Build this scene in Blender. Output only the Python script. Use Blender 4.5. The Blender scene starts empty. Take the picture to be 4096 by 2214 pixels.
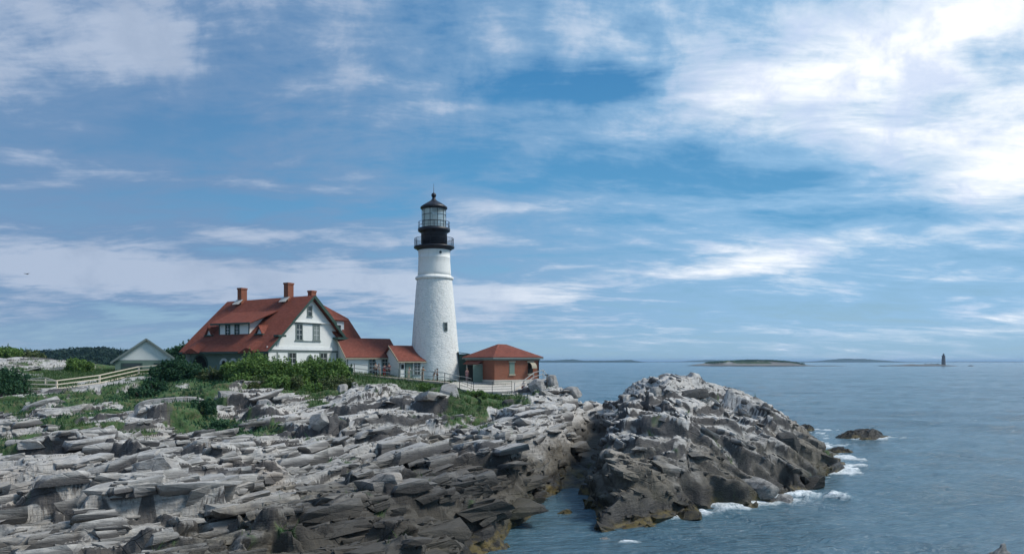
import bpy, bmesh, math, random
import numpy as np
from mathutils import Vector
R = math.radians
random.seed(7); rng = np.random.default_rng(11)
SC = bpy.context.scene; COL = SC.collection
F = 2960.0; CZ = 10.0; HY = 1443.0      # lens in photo pixels, eye height over the sea, horizon row

# ------------------------------------------------------------------ camera, sky, sun, exposure
cam_d = bpy.data.cameras.new('camera'); cam = bpy.data.objects.new('camera', cam_d); COL.objects.link(cam)
cam.location = (0, 0, CZ); cam.rotation_euler = (R(90), 0, 0)
cam_d.sensor_width = 36; cam_d.lens = 36*F/4096; cam_d.shift_y = (HY-1107)/4096
cam_d.clip_start = 0.5; cam_d.clip_end = 80000
SC.camera = cam
SC.view_settings.view_transform = 'Standard'; SC.view_settings.look = 'None'
SC.view_settings.exposure = 0.13; SC.view_settings.gamma = 1
SC.render.resolution_x = 1024; SC.render.resolution_y = 553
SC.cycles.use_denoising = True
SC.cycles.max_bounces = 6; SC.cycles.volume_bounces = 0
try: SC.cycles.use_adaptive_sampling = True; SC.cycles.adaptive_threshold = 0.02
except Exception: pass
SUN_AZ = R(90); SUN_EL = R(50)         # azimuth clockwise from the view direction (+y)
sd = Vector((math.sin(SUN_AZ)*math.cos(SUN_EL), math.cos(SUN_AZ)*math.cos(SUN_EL), math.sin(SUN_EL)))
sun_d = bpy.data.lights.new('sun', 'SUN'); sun_d.energy = 3.1; sun_d.angle = R(16); sun_d.color = (1.0, .95, .875)
sun = bpy.data.objects.new('sun', sun_d); COL.objects.link(sun)
sun.rotation_euler = sd.to_track_quat('Z', 'Y').to_euler(); sun.location = (60, -20, 90)

class NT:
    def __init__(s, tree): s.t = tree; s.n = tree.nodes; s.l = tree.links
    def new(s, ty, **kw):
        n = s.n.new(ty)
        for k, v in kw.items(): setattr(n, k, v)
        return n
    def set(s, sock, v):
        if hasattr(v, 'is_output') or isinstance(v, bpy.types.NodeSocket): s.l.new(v, sock)
        else: sock.default_value = v
    def m(s, op, a, b=0.0, c=None, clamp=False):
        n = s.n.new('ShaderNodeMath'); n.operation = op; n.use_clamp = clamp
        s.set(n.inputs[0], a); s.set(n.inputs[1], b)
        if c is not None: s.set(n.inputs[2], c)
        return n.outputs[0]
    def mix(s, f, a, b, mode='MIX'):
        n = s.n.new('ShaderNodeMix'); n.data_type = 'RGBA'; n.blend_type = mode
        s.set(n.inputs[0], f)
        s.set(n.inputs[6], a if not isinstance(a, tuple) else (*a[:3], 1)); s.set(n.inputs[7], b if not isinstance(b, tuple) else (*b[:3], 1))
        return n.outputs[2]
    def ss(s, v, a, b, lo=0.0, hi=1.0):
        n = s.n.new('ShaderNodeMapRange'); n.interpolation_type = 'SMOOTHSTEP'
        s.set(n.inputs[0], v); n.inputs[1].default_value = a; n.inputs[2].default_value = b
        n.inputs[3].default_value = lo; n.inputs[4].default_value = hi
        return n.outputs[0]
    def noise(s, vec, scale, detail=4, rough=.5, dist=0.0):
        n = s.n.new('ShaderNodeTexNoise'); s.l.new(vec, n.inputs['Vector'])
        n.inputs['Scale'].default_value = scale; n.inputs['Detail'].default_value = detail
        n.inputs['Roughness'].default_value = rough; n.inputs['Distortion'].default_value = dist
        return n.outputs['Fac']
    def mapping(s, vec, scale=(1, 1, 1), rot=(0, 0, 0), loc=(0, 0, 0)):
        n = s.n.new('ShaderNodeMapping'); s.l.new(vec, n.inputs[0])
        n.inputs['Scale'].default_value = scale; n.inputs['Rotation'].default_value = rot; n.inputs['Location'].default_value = loc
        return n.outputs[0]
    def ramp(s, v, stops):
        n = s.n.new('ShaderNodeValToRGB'); s.l.new(v, n.inputs[0]); e = n.color_ramp.elements
        e[0].position, e[0].color = stops[0][0], (*stops[0][1], 1)
        e[1].position, e[1].color = stops[1][0], (*stops[1][1], 1)
        for p, c in stops[2:]:
            k = e.new(p); k.color = (*c, 1)
        return n.outputs[0]

# world: Nishita sky graded into the day's blue, with a broken layer of streaky cloud
W = bpy.data.worlds.new('World'); SC.world = W; W.use_nodes = True
w = NT(W.node_tree); w.n.clear()
wo = w.new('ShaderNodeOutputWorld'); bg = w.new('ShaderNodeBackground'); w.l.new(bg.outputs[0], wo.inputs[0])
sky = w.new('ShaderNodeTexSky', sky_type='NISHITA'); sky.sun_disc = False; sky.sun_elevation = SUN_EL; sky.sun_rotation = SUN_AZ
tc = w.new('ShaderNodeTexCoord'); sep = w.new('ShaderNodeSeparateXYZ'); w.l.new(tc.outputs['Generated'], sep.inputs[0])
X, Y, Z = sep.outputs
ZC = w.m('MAXIMUM', Z, 0.0)
az = w.m('MULTIPLY', w.m('ARCTAN2', X, Y), 57.2958); el = w.m('MULTIPLY', w.m('ARCSINE', Z), 57.2958)
den = w.m('ADD', ZC, 0.17)
cx = w.m('DIVIDE', X, den); cy = w.m('DIVIDE', Y, den)
cmb = w.new('ShaderNodeCombineXYZ'); w.l.new(cx, cmb.inputs[0]); w.l.new(cy, cmb.inputs[1]); cmb.inputs[2].default_value = 3.7
P = cmb.outputs[0]
def blob(pa, pe, sa, se, amp):
    da = w.m('DIVIDE', w.m('SUBTRACT', az, pa), sa); de = w.m('DIVIDE', w.m('SUBTRACT', el, pe), se)
    q = w.m('ADD', w.m('MULTIPLY', da, da), w.m('MULTIPLY', de, de))
    return w.m('MULTIPLY', w.m('EXPONENT', w.m('MULTIPLY', q, -1.0)), amp)
def sky_at(px, py, spx, spy, amp):      # a patch of cloud given by where the photograph has it, as azimuth and elevation
    x = (px-2048)/F; z = (HY-py)/F; a = math.degrees(math.atan(x)); h = math.hypot(x, 1)
    e = math.degrees(math.atan(z/h)); c = 1/(1+x*x)
    return blob(a, e, math.degrees(spx/F*c), math.degrees(spy/F/h), amp)
def addup(ls):
    s = ls[0]
    for v in ls[1:]: s = w.m('ADD', s, v)
    return s
elr = w.m('DIVIDE', el, 40.0, clamp=True)
base = w.ramp(elr, [(0.0, (.31, .49, .63)), (.08, (.26, .46, .64)), (.25, (.10, .34, .60)), (.55, (.045, .22, .47)), (1.0, (.04, .16, .38))])
left = w.ss(az, -36, 2, 1, 0)
base = w.mix(w.m('MULTIPLY', left, w.ss(el, 0, 14, .45, .85)), base, w.ramp(elr, [(0, (.29, .41, .55)), (.3, (.12, .26, .46)), (.7, (.065, .155, .35)), (1, (.05, .10, .27))]))
nis = w.mix(1.0, sky.outputs[0], (.07, .07, .07), 'MULTIPLY')
base = w.mix(.12, base, nis)
n1 = w.noise(w.mapping(P, (.62, .95, 1), (0, 0, R(8))), 1.0, 10, .60, .3)
n2 = w.noise(w.mapping(P, (1.25, 2.9, 1), (0, 0, R(-5)), (5, 2, 0)), 1.0, 9, .62, .5)
n3 = w.noise(w.mapping(P, (3.4, 5.2, 1), (0, 0, 0), (1, 9, 0)), 1.0, 8, .62, .5)
puff = w.noise(tc.outputs['Generated'], 11.0, 8, .60, .3)
# veils and banks, each where the day had it
bias = addup([sky_at(3050, 260, 420, 230, .26), sky_at(3500, 180, 400, 240, .22), sky_at(3950, 470, 420, 190, .40), sky_at(3980, 760, 320, 130, .30), sky_at(3850, 960, 480, 90, .24),
              sky_at(3950, 60, 420, 110, .26), sky_at(2550, 110, 420, 80, .16), sky_at(560, 190, 330, 120, .24), sky_at(1250, 160, 300, 60, .14), sky_at(2150, 820, 330, 60, .34), sky_at(2350, 930, 420, 45, .26), sky_at(3050, 1010, 330, 40, .32), sky_at(2750, 1090, 350, 30, .2),
              sky_at(600, 1090, 900, 75, .34), sky_at(1350, 1130, 600, 50, .30), sky_at(900, 930, 500, 35, .22), sky_at(200, 650, 420, 45, .30), sky_at(200, 470, 330, 60, .20), sky_at(2000, 1170, 400, 35, .28), sky_at(1650, 430, 240, 28, .26), sky_at(2300, 450, 420, 45, .10), sky_at(2350, 560, 500, 50, .08),
              sky_at(3400, 620, 350, 50, .08), sky_at(3650, 1120, 350, 40, .14), sky_at(300, 60, 500, 60, .06),
              sky_at(2250, 350, 420, 80, -.34), sky_at(3100, 740, 420, 60, -.26), sky_at(1000, 830, 420, 45, -.24), sky_at(1250, 420, 420, 90, -.10), sky_at(2700, 620, 300, 50, -.08), sky_at(700, 450, 300, 80, -.16), sky_at(1900, 1020, 300, 40, -.12), sky_at(3300, 860, 400, 40, -.14)])
nn = w.m('ADD', w.m('ADD', w.m('MULTIPLY', n1, .42), w.m('MULTIPLY', n2, .35)), w.m('MULTIPLY', n3, .23))
dens = w.m('ADD', w.m('MULTIPLY_ADD', w.m('SUBTRACT', nn, .5), 3.1, .55), w.m('ADD', w.m('MULTIPLY', bias, .88), w.m('MULTIPLY', w.m('SUBTRACT', puff, .5), w.ss(el, 8, 22, .1, .8))))
lowfade = w.ss(el, .3, 4, .35, 1)
veil = w.m('MULTIPLY', w.ss(dens, .22, .60), lowfade)
thick = w.m('MULTIPLY', w.ss(dens, .52, .86), lowfade)
core = w.m('MULTIPLY', w.ss(dens, .74, 1.05), w.ss(az, -8, 16))
rightness = w.ss(az, -24, 26)
veilcol = w.mix(rightness, (.16, .275, .46), (.28, .49, .72))
brightcol = w.mix(rightness, (.42, .50, .64), (.66, .76, .88))
c = w.mix(w.m('MULTIPLY', veil, .85), base, veilcol)
c = w.mix(w.m('MULTIPLY', thick, .90), c, brightcol)
c = w.mix(w.m('MULTIPLY', core, .9), c, (1.02, 1.03, 1.06))
# violet undersides where the bank is deep
under = w.m('MULTIPLY', w.ss(puff, .46, .66), w.m('MULTIPLY', thick, w.m('MULTIPLY_ADD', rightness, .35, .25)))
c = w.mix(under, c, w.mix(rightness, (.17, .26, .41), (.38, .52, .78)))
below = w.ss(Z, -.06, 0.0)
c = w.mix(below, (.05, .09, .11), c)
w.l.new(c, bg.inputs[0]); bg.inputs[1].default_value = 1.0

# ------------------------------------------------------------------ helpers
def vec_hash(ix, iy, seed):
    h = (ix.astype(np.int64)*374761393 + iy.astype(np.int64)*668265263 + seed*2147483647) & 0xffffffff
    h = ((h ^ (h >> 13))*1274126177) & 0xffffffff
    h = ((h ^ (h >> 16))*2246822519) & 0xffffffff
    return (h ^ (h >> 15)) & 0xffffffff
def vnoise(x, y, seed=0):
    ix = np.floor(x); iy = np.floor(y); fx = x-ix; fy = y-iy
    fx = fx*fx*(3-2*fx); fy = fy*fy*(3-2*fy)
    f = lambda a, b: vec_hash(ix+a, iy+b, seed)/4294967295.0
    return (f(0, 0)*(1-fx)+f(1, 0)*fx)*(1-fy)+(f(0, 1)*(1-fx)+f(1, 1)*fx)*fy
def fbm(x, y, o=4, seed=0):
    s = 0; a = .5; t = 0
    for k in range(o):
        s = s+a*vnoise(x+17*k, y-9*k, seed+k); t += a; a *= .5; x, y = 1.62*x+1.22*y, 1.62*y-1.22*x
    return s/t
def sstep(v, a, b):
    t = np.clip((v-a)/(b-a), 0, 1); return t*t*(3-2*t)

def tag(o, label=None, cat=None, group=None, kind=None):
    if label: o['label'] = label
    if cat: o['category'] = cat
    if group: o['group'] = group
    if kind: o['kind'] = kind
    return o
def empty(name, loc, label, cat, group=None):
    o = bpy.data.objects.new(name, None); COL.objects.link(o); o.location = loc; o.empty_display_size = .3
    return tag(o, label, cat, group)
def link_mesh(name, me, mats, parent=None):
    o = bpy.data.objects.new(name, me); COL.objects.link(o)
    for m_ in (mats if isinstance(mats, (list, tuple)) else [mats]):
        me.materials.append(m_)
    if parent is not None: o.parent = parent
    return o
def np_mesh(name, V, Fq, smooth=False):
    """V (n,3), Fq (m,k) int array, all faces with k corners"""
    me = bpy.data.meshes.new(name); k = Fq.shape[1]; m = len(Fq)
    me.vertices.add(len(V)); me.vertices.foreach_set('co', np.ascontiguousarray(V, dtype=np.float32).ravel())
    me.loops.add(m*k); me.loops.foreach_set('vertex_index', np.ascontiguousarray(Fq, dtype=np.int32).ravel())
    me.polygons.add(m); me.polygons.foreach_set('loop_start', np.arange(0, m*k, k, dtype=np.int32))
    me.polygons.foreach_set('loop_total', np.full(m, k, dtype=np.int32))
    me.polygons.foreach_set('use_smooth', np.full(m, smooth, dtype=bool))
    me.update(calc_edges=True); return me
def set_attr(me, name, arr):
    a = me.attributes.new(name, 'FLOAT', 'POINT'); a.data.foreach_set('value', np.ascontiguousarray(arr, dtype=np.float32))

class MB:
    """collects faces in world coordinates; build() writes ONE mesh relative to its thing"""
    def __init__(s): s.v = []; s.f = []; s.sm = []
    def poly(s, pts, sm=False):
        i = len(s.v); s.v += [tuple(p) for p in pts]; s.f.append(list(range(i, i+len(pts)))); s.sm.append(sm)
    def box6(s, c8):
        i = len(s.v); s.v += [tuple(p) for p in c8]
        for q in ((0, 3, 2, 1), (4, 5, 6, 7), (0, 1, 5, 4), (1, 2, 6, 5), (2, 3, 7, 6), (3, 0, 4, 7)): s.f.append([i+k for k in q]); s.sm.append(False)
    def bar(s, a, b, w_, h_=None, n=4):
        a = Vector(a); b = Vector(b); h_ = h_ or w_; d = (b-a).normalized()
        up = Vector((0, 0, 1)) if abs(d.z) < .95 else Vector((0, 1, 0))
        sx = d.cross(up).normalized()*w_/2; sy = sx.cross(d).normalized()*h_/2
        i = len(s.v)
        if n == 4: ring = [sx+sy, -sx+sy, -sx-sy, sx-sy]
        else: ring = [sx*math.cos(2*math.pi*k/n)+sy*math.sin(2*math.pi*k/n) for k in range(n)]
        for p in (a, b): s.v += [tuple(p+r) for r in ring]
        for k in range(n): s.f.append([i+k, i+(k+1) % n, i+n+(k+1) % n, i+n+k]); s.sm.append(n > 6)
        s.f.append([i+n-1-k for k in range(n)]); s.f.append([i+n+k for k in range(n)]); s.sm += [False, False]
    def slab(s, pts, th):
        """polygon given thickness along -normal"""
        P_ = [Vector(p) for p in pts]; nrm = Vector((0, 0, 0))
        for k in range(len(P_)): nrm += P_[k].cross(P_[(k+1) % len(P_)])
        nrm = nrm.normalized()
        if nrm.z < -1e-3: P_.reverse(); nrm = -nrm
        Q = [p-nrm*th for p in P_]; s.poly(P_); s.poly(Q[::-1])
        for k in range(len(P_)):
            j = (k+1) % len(P_); s.poly([P_[k], Q[k], Q[j], P_[j]])
    def lathe(s, prof, n=48, c=(0, 0), cap=True, jit=None):
        i = len(s.v)
        for r, z in prof:
            for k in range(n):
                a = 2*math.pi*k/n; rr = r+(jit(a, z) if jit else 0)
                s.v.append((c[0]+rr*math.cos(a), c[1]+rr*math.sin(a), z))
        for q in range(len(prof)-1):
            for k in range(n):
                a = i+q*n+k; b = i+q*n+(k+1) % n; s.f.append([a, b, b+n, a+n]); s.sm.append(True)
        if cap:
            s.f.append([i+n-1-k for k in range(n)]); s.sm.append(False)
            t = i+(len(prof)-1)*n; s.f.append([t+k for k in range(n)]); s.sm.append(False)
    def build(s, name, mat, parent=None, loc=None, bevel=0):
        o0 = Vector(loc) if loc is not None else (parent_world(parent) if parent is not None else Vector((0, 0, 0)))
        me = bpy.data.meshes.new(name)
        me.from_pydata([tuple(Vector(p)-o0) for p in s.v], [], s.f); me.update()
        for p, sm in zip(me.polygons, s.sm): p.use_smooth = sm
        uv = me.uv_layers.new(name='UVMap')
        for p in me.polygons:
            n = p.normal
            if abs(n.z) > .98: t = Vector((1, 0, 0))
            else: t = Vector((0, 0, 1)).cross(n).normalized()
            b = n.cross(t)
            for li in p.loop_indices:
                co = me.vertices[me.loops[li].vertex_index].co+o0
                uv.data[li].uv = (co.dot(t), co.dot(b))
        ob = link_mesh(name, me, mat, parent)
        if parent is None: ob.location = o0
        if bevel:
            md = ob.modifiers.new('edge', 'BEVEL'); md.width = bevel; md.segments = 2; md.limit_method = 'ANGLE'
        return ob
def parent_world(p):
    v = Vector((0, 0, 0))
    while p is not None: v += p.location; p = p.parent
    return v

# ------------------------------------------------------------------ materials
def mat(name, col, rough=.8, **kw):
    m_ = bpy.data.materials.new(name); m_.use_nodes = True; t = NT(m_.node_tree)
    b = t.n['Principled BSDF']; b.inputs['Base Color'].default_value = (*col, 1); b.inputs['Roughness'].default_value = rough
    b.inputs['Specular IOR Level'].default_value = kw.get('spec', .3)
    b.inputs['Metallic'].default_value = kw.get('metal', 0)
    return m_, t, b
def bump(t, b, h, strength=.5, dist=.02):
    n = t.new('ShaderNodeBump'); n.inputs['Strength'].default_value = strength; n.inputs['Distance'].default_value = dist
    t.l.new(h, n.inputs['Height']); t.l.new(n.outputs[0], b.inputs['Normal'])
def worn(name, col, rough=.7, amt=.25, scale=1.5, **kw):
    m_, t, b = mat(name, col, rough, **kw); g = t.new('ShaderNodeNewGeometry').outputs['Position']
    n = t.noise(g, scale, 6, .6); n2_ = t.noise(t.mapping(g, (6, 6, 1.2)), 1.0, 4, .6)
    f = t.ss(t.m('ADD', t.m('MULTIPLY', n, .6), t.m('MULTIPLY', n2_, .4)), .35, .68)
    t.l.new(t.mix(t.m('MULTIPLY', f, amt), col, tuple(c_*.45 for c_ in col)), b.inputs['Base Color'])
    bump(t, b, t.noise(g, 14, 3), .25, .01)
    return m_
def siding(name, col, pitch=.14, amt=.18):
    m_, t, b = mat(name, col, .6); uv = t.new('ShaderNodeUVMap').outputs[0]
    s_ = t.new('ShaderNodeSeparateXYZ'); t.l.new(uv, s_.inputs[0])
    fr = t.m('FRACT', t.m('DIVIDE', s_.outputs[1], pitch))
    g = t.new('ShaderNodeNewGeometry').outputs['Position']
    n = t.noise(t.mapping(g, (.8, .8, 3)), 1.2, 6, .65)
    c1 = t.mix(t.m('MULTIPLY', t.ss(n, .4, .7), amt), col, (col[0]*.62, col[1]*.66, col[2]*.64))
    t.l.new(c1, b.inputs['Base Color']); bump(t, b, t.ss(fr, 0, 1), .35, .02)
    return m_
def shingle(name, col, pitch=.2):
    m_, t, b = mat(name, col, .85, spec=.15); uv = t.new('ShaderNodeUVMap').outputs[0]
    br = t.new('ShaderNodeTexBrick'); t.l.new(uv, br.inputs['Vector']); br.inputs['Scale'].default_value = 1
    br.inputs['Brick Width'].default_value = .3; br.inputs['Row Height'].default_value = pitch; br.inputs['Mortar Size'].default_value = .012
    br.inputs['Color1'].default_value = (*[c_*1.15 for c_ in col], 1); br.inputs['Color2'].default_value = (*[c_*.82 for c_ in col], 1)
    br.inputs['Mortar'].default_value = (*[c_*.5 for c_ in col], 1)
    g = t.new('ShaderNodeNewGeometry').outputs['Position']; n = t.noise(g, .5, 6, .62); n5 = t.noise(t.mapping(uv, (3, .35, 1)), 1.0, 4, .6)
    c1 = t.mix(t.m('MULTIPLY', t.ss(n, .45, .75), .35), br.outputs[0], (col[0]*.55, col[1]*.8, col[2]*.9))
    c1 = t.mix(t.m('MULTIPLY', t.ss(n5, .5, .75), .25), c1, (col[0]*1.25, col[1]*1.7, col[2]*1.7))
    t.l.new(c1, b.inputs['Base Color']); bump(t, b, t.m('FRACT', t.m('DIVIDE', t.new('ShaderNodeSeparateXYZ').outputs[1], pitch)) if False else br.outputs['Fac'], .3, .01)
    return m_
M = {}
M['white'] = siding('white_clapboard', (.78, .79, .76))
M['white_trim'] = worn('white_paint', (.74, .76, .75), .6, .2)
M['green'] = worn('green_trim', (.045, .085, .07), .6, .3)
M['sage'] = siding('sage_boards', (.17, .24, .20), .2, .3)
M['grey_trim'] = worn('grey_green_trim', (.20, .24, .225), .6, .3)
M['roof'] = shingle('red_shingles', (.22, .068, .046))
M['roof2'] = shingle('brick_red_shingles', (.215, .07, .05))
M['glass'] = mat('window_glass', (.035, .045, .045), .12, spec=.6)[0]
M['blind'] = mat('window_blind', (.22, .25, .24), .4)[0]
M['black'] = worn('black_iron', (.018, .019, .026), .45, .3, spec=.4)
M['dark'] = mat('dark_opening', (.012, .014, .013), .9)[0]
M['concrete'] = worn('pale_concrete', (.55, .52, .46), .85, .35, .7)
M['rail'] = worn('weathered_rail', (.52, .50, .46), .7, .35, 3)
M['whiterail'] = worn('white_rail', (.70, .62, .50), .7, .35, 3)
M['iron'] = worn('rusty_iron', (.05, .045, .04), .6, .3)
M['path'] = worn('gravel_path', (.40, .35, .30), .95, .3, 2)
M['tan'] = worn('tan_boards', (.42, .37, .27), .7, .3)
def brickmat():
    m_, t, b = mat('red_brick', (.3, .1, .06), .85, spec=.15); uv = t.new('ShaderNodeUVMap').outputs[0]
    br = t.new('ShaderNodeTexBrick'); t.l.new(uv, br.inputs['Vector']); br.inputs['Scale'].default_value = 1
    br.inputs['Brick Width'].default_value = .22; br.inputs['Row Height'].default_value = .075; br.inputs['Mortar Size'].default_value = .006
    br.inputs['Color1'].default_value = (.29, .10, .055, 1); br.inputs['Color2'].default_value = (.21, .07, .042, 1); br.inputs['Mortar'].default_value = (.26, .16, .12, 1)
    g = t.new('ShaderNodeNewGeometry').outputs['Position']; n = t.noise(t.mapping(g, (1, 1, 1.8)), .9, 6, .65)
    t.l.new(t.mix(t.m('MULTIPLY', t.ss(n, .42, .72), .45), br.outputs[0], (.26, .125, .085)), b.inputs['Base Color'])
    bump(t, b, br.outputs['Fac'], .4, .01); return m_
M['brick'] = brickmat()
def towermat():
    m_, t, b = mat('whitewashed_rubble', (.80, .80, .76), .75); g = t.new('ShaderNodeNewGeometry').outputs['Position']
    s_ = t.new('ShaderNodeSeparateXYZ'); t.l.new(g, s_.inputs[0]); lower = t.ss(s_.outputs[2], 21.6, 21.9, 1, .12)
    v = t.new('ShaderNodeTexVoronoi'); v.feature = 'DISTANCE_TO_EDGE'; t.l.new(t.mapping(g, (1.5, 1.5, 3.4)), v.inputs['Vector']); v.inputs['Scale'].default_value = 1.0
    n = t.noise(t.mapping(g, (1.6, 1.6, 3.2)), 1.6, 7, .7); st = t.noise(t.mapping(g, (2.2, 2.2, .28)), 1.0, 5, .6)
    joint = t.m('MULTIPLY', t.ss(v.outputs['Distance'], .0, .07, 1, 0), t.ss(n, .42, .6))
    c1 = t.mix(t.m('MULTIPLY', joint, t.m('MULTIPLY', lower, .75)), (.80, .80, .76), (.34, .35, .33))
    c1 = t.mix(t.m('MULTIPLY', t.ss(st, .5, .72), .32), c1, (.50, .50, .43))
    c1 = t.mix(t.m('MULTIPLY', t.ss(t.noise(g, .5, 5, .6), .5, .7), .2), c1, (.60, .66, .62))
    t.l.new(c1, b.inputs['Base Color'])
    h = t.m('MULTIPLY', lower, t.m('ADD', t.m('MULTIPLY', t.ss(v.outputs['Distance'], 0, .16), .6), t.m('MULTIPLY', n, 1.1)))
    bump(t, b, h, .8, .035); return m_
M['tower'] = towermat()
def lampglass():
    m_, t, b = mat('lantern_glass', (.75, .85, .83), .04, spec=.6)
    tr = t.new('ShaderNodeBsdfTransparent'); tr.inputs[0].default_value = (.86, .93, .93, 1)
    mx = t.new('ShaderNodeMixShader'); mx.inputs[0].default_value = .50; tl = t.new('ShaderNodeBsdfTranslucent'); tl.inputs[0].default_value = (.9, .95, .93, 1); m2 = t.new('ShaderNodeMixShader'); m2.inputs[0].default_value = .5
    t.l.new(b.outputs[0], m2.inputs[1]); t.l.new(tl.outputs[0], m2.inputs[2]); t.l.new(tr.outputs[0], mx.inputs[1]); t.l.new(m2.outputs[0], mx.inputs[2]); t.l.new(mx.outputs[0], t.n['Material Output'].inputs[0]); return m_
M['lampglass'] = lampglass()
def clothblind():
    m_, t, b = mat('cloth_blind', (.85, .86, .83), .8); tl = t.new('ShaderNodeBsdfTranslucent'); tl.inputs[0].default_value = (.85, .86, .83, 1); mx = t.new('ShaderNodeMixShader'); mx.inputs[0].default_value = .5
    t.l.new(b.outputs[0], mx.inputs[1]); t.l.new(tl.outputs[0], mx.inputs[2]); t.l.new(mx.outputs[0], t.n['Material Output'].inputs[0]); return m_
M['cloth_blind'] = clothblind()
def meshmat():
    m_, t, b = mat('wire_mesh', (.05, .05, .06), .5)
    uv = t.new('ShaderNodeUVMap').outputs[0]; s_ = t.new('ShaderNodeSeparateXYZ'); t.l.new(uv, s_.inputs[0])
    return m_
def leafmat(name, c1, c2, c3, vein=None):
    m_, t, b = mat(name, c1, .65, spec=.2); g = t.new('ShaderNodeNewGeometry'); oi = t.new('ShaderNodeObjectInfo')
    n = t.noise(g.outputs['Position'], 1.1, 5, .6); r_ = g.outputs['Random Per Island']
    c_ = t.mix(t.ss(n, .35, .65), c1, c2); c_ = t.mix(t.m('MULTIPLY', t.ss(r_, .62, 1.0), .75), c_, c3)
    t.l.new(c_, b.inputs['Base Color'])
    tl = t.new('ShaderNodeBsdfTranslucent'); t.l.new(c_, tl.inputs[0]); mx = t.new('ShaderNodeMixShader'); mx.inputs[0].default_value = .25
    t.l.new(b.outputs[0], mx.inputs[1]); t.l.new(tl.outputs[0], mx.inputs[2]); t.l.new(mx.outputs[0], t.n['Material Output'].inputs[0]); return m_
M['leaf'] = leafmat('shrub_leaves', (.095, .18, .045), (.14, .235, .06), (.21, .30, .09))
M['leafdark'] = leafmat('dark_shrub_leaves', (.03, .085, .045), (.045, .11, .055), (.07, .14, .06))
M['leafolive'] = leafmat('olive_shrub_leaves', (.08, .125, .045), (.12, .15, .06), (.17, .17, .09))
M['grass'] = leafmat('grass_blades', (.038, .10, .028), (.065, .12, .036), (.12, .135, .065))
M['grassdark'] = leafmat('dark_creeper_leaves', (.03, .09, .05), (.045, .12, .05), (.07, .15, .06))
M['forest'] = leafmat('forest_leaves', (.012, .035, .03), (.02, .05, .035), (.03, .06, .04))
M['bark'] = worn('bark', (.10, .08, .06), .9)

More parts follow.
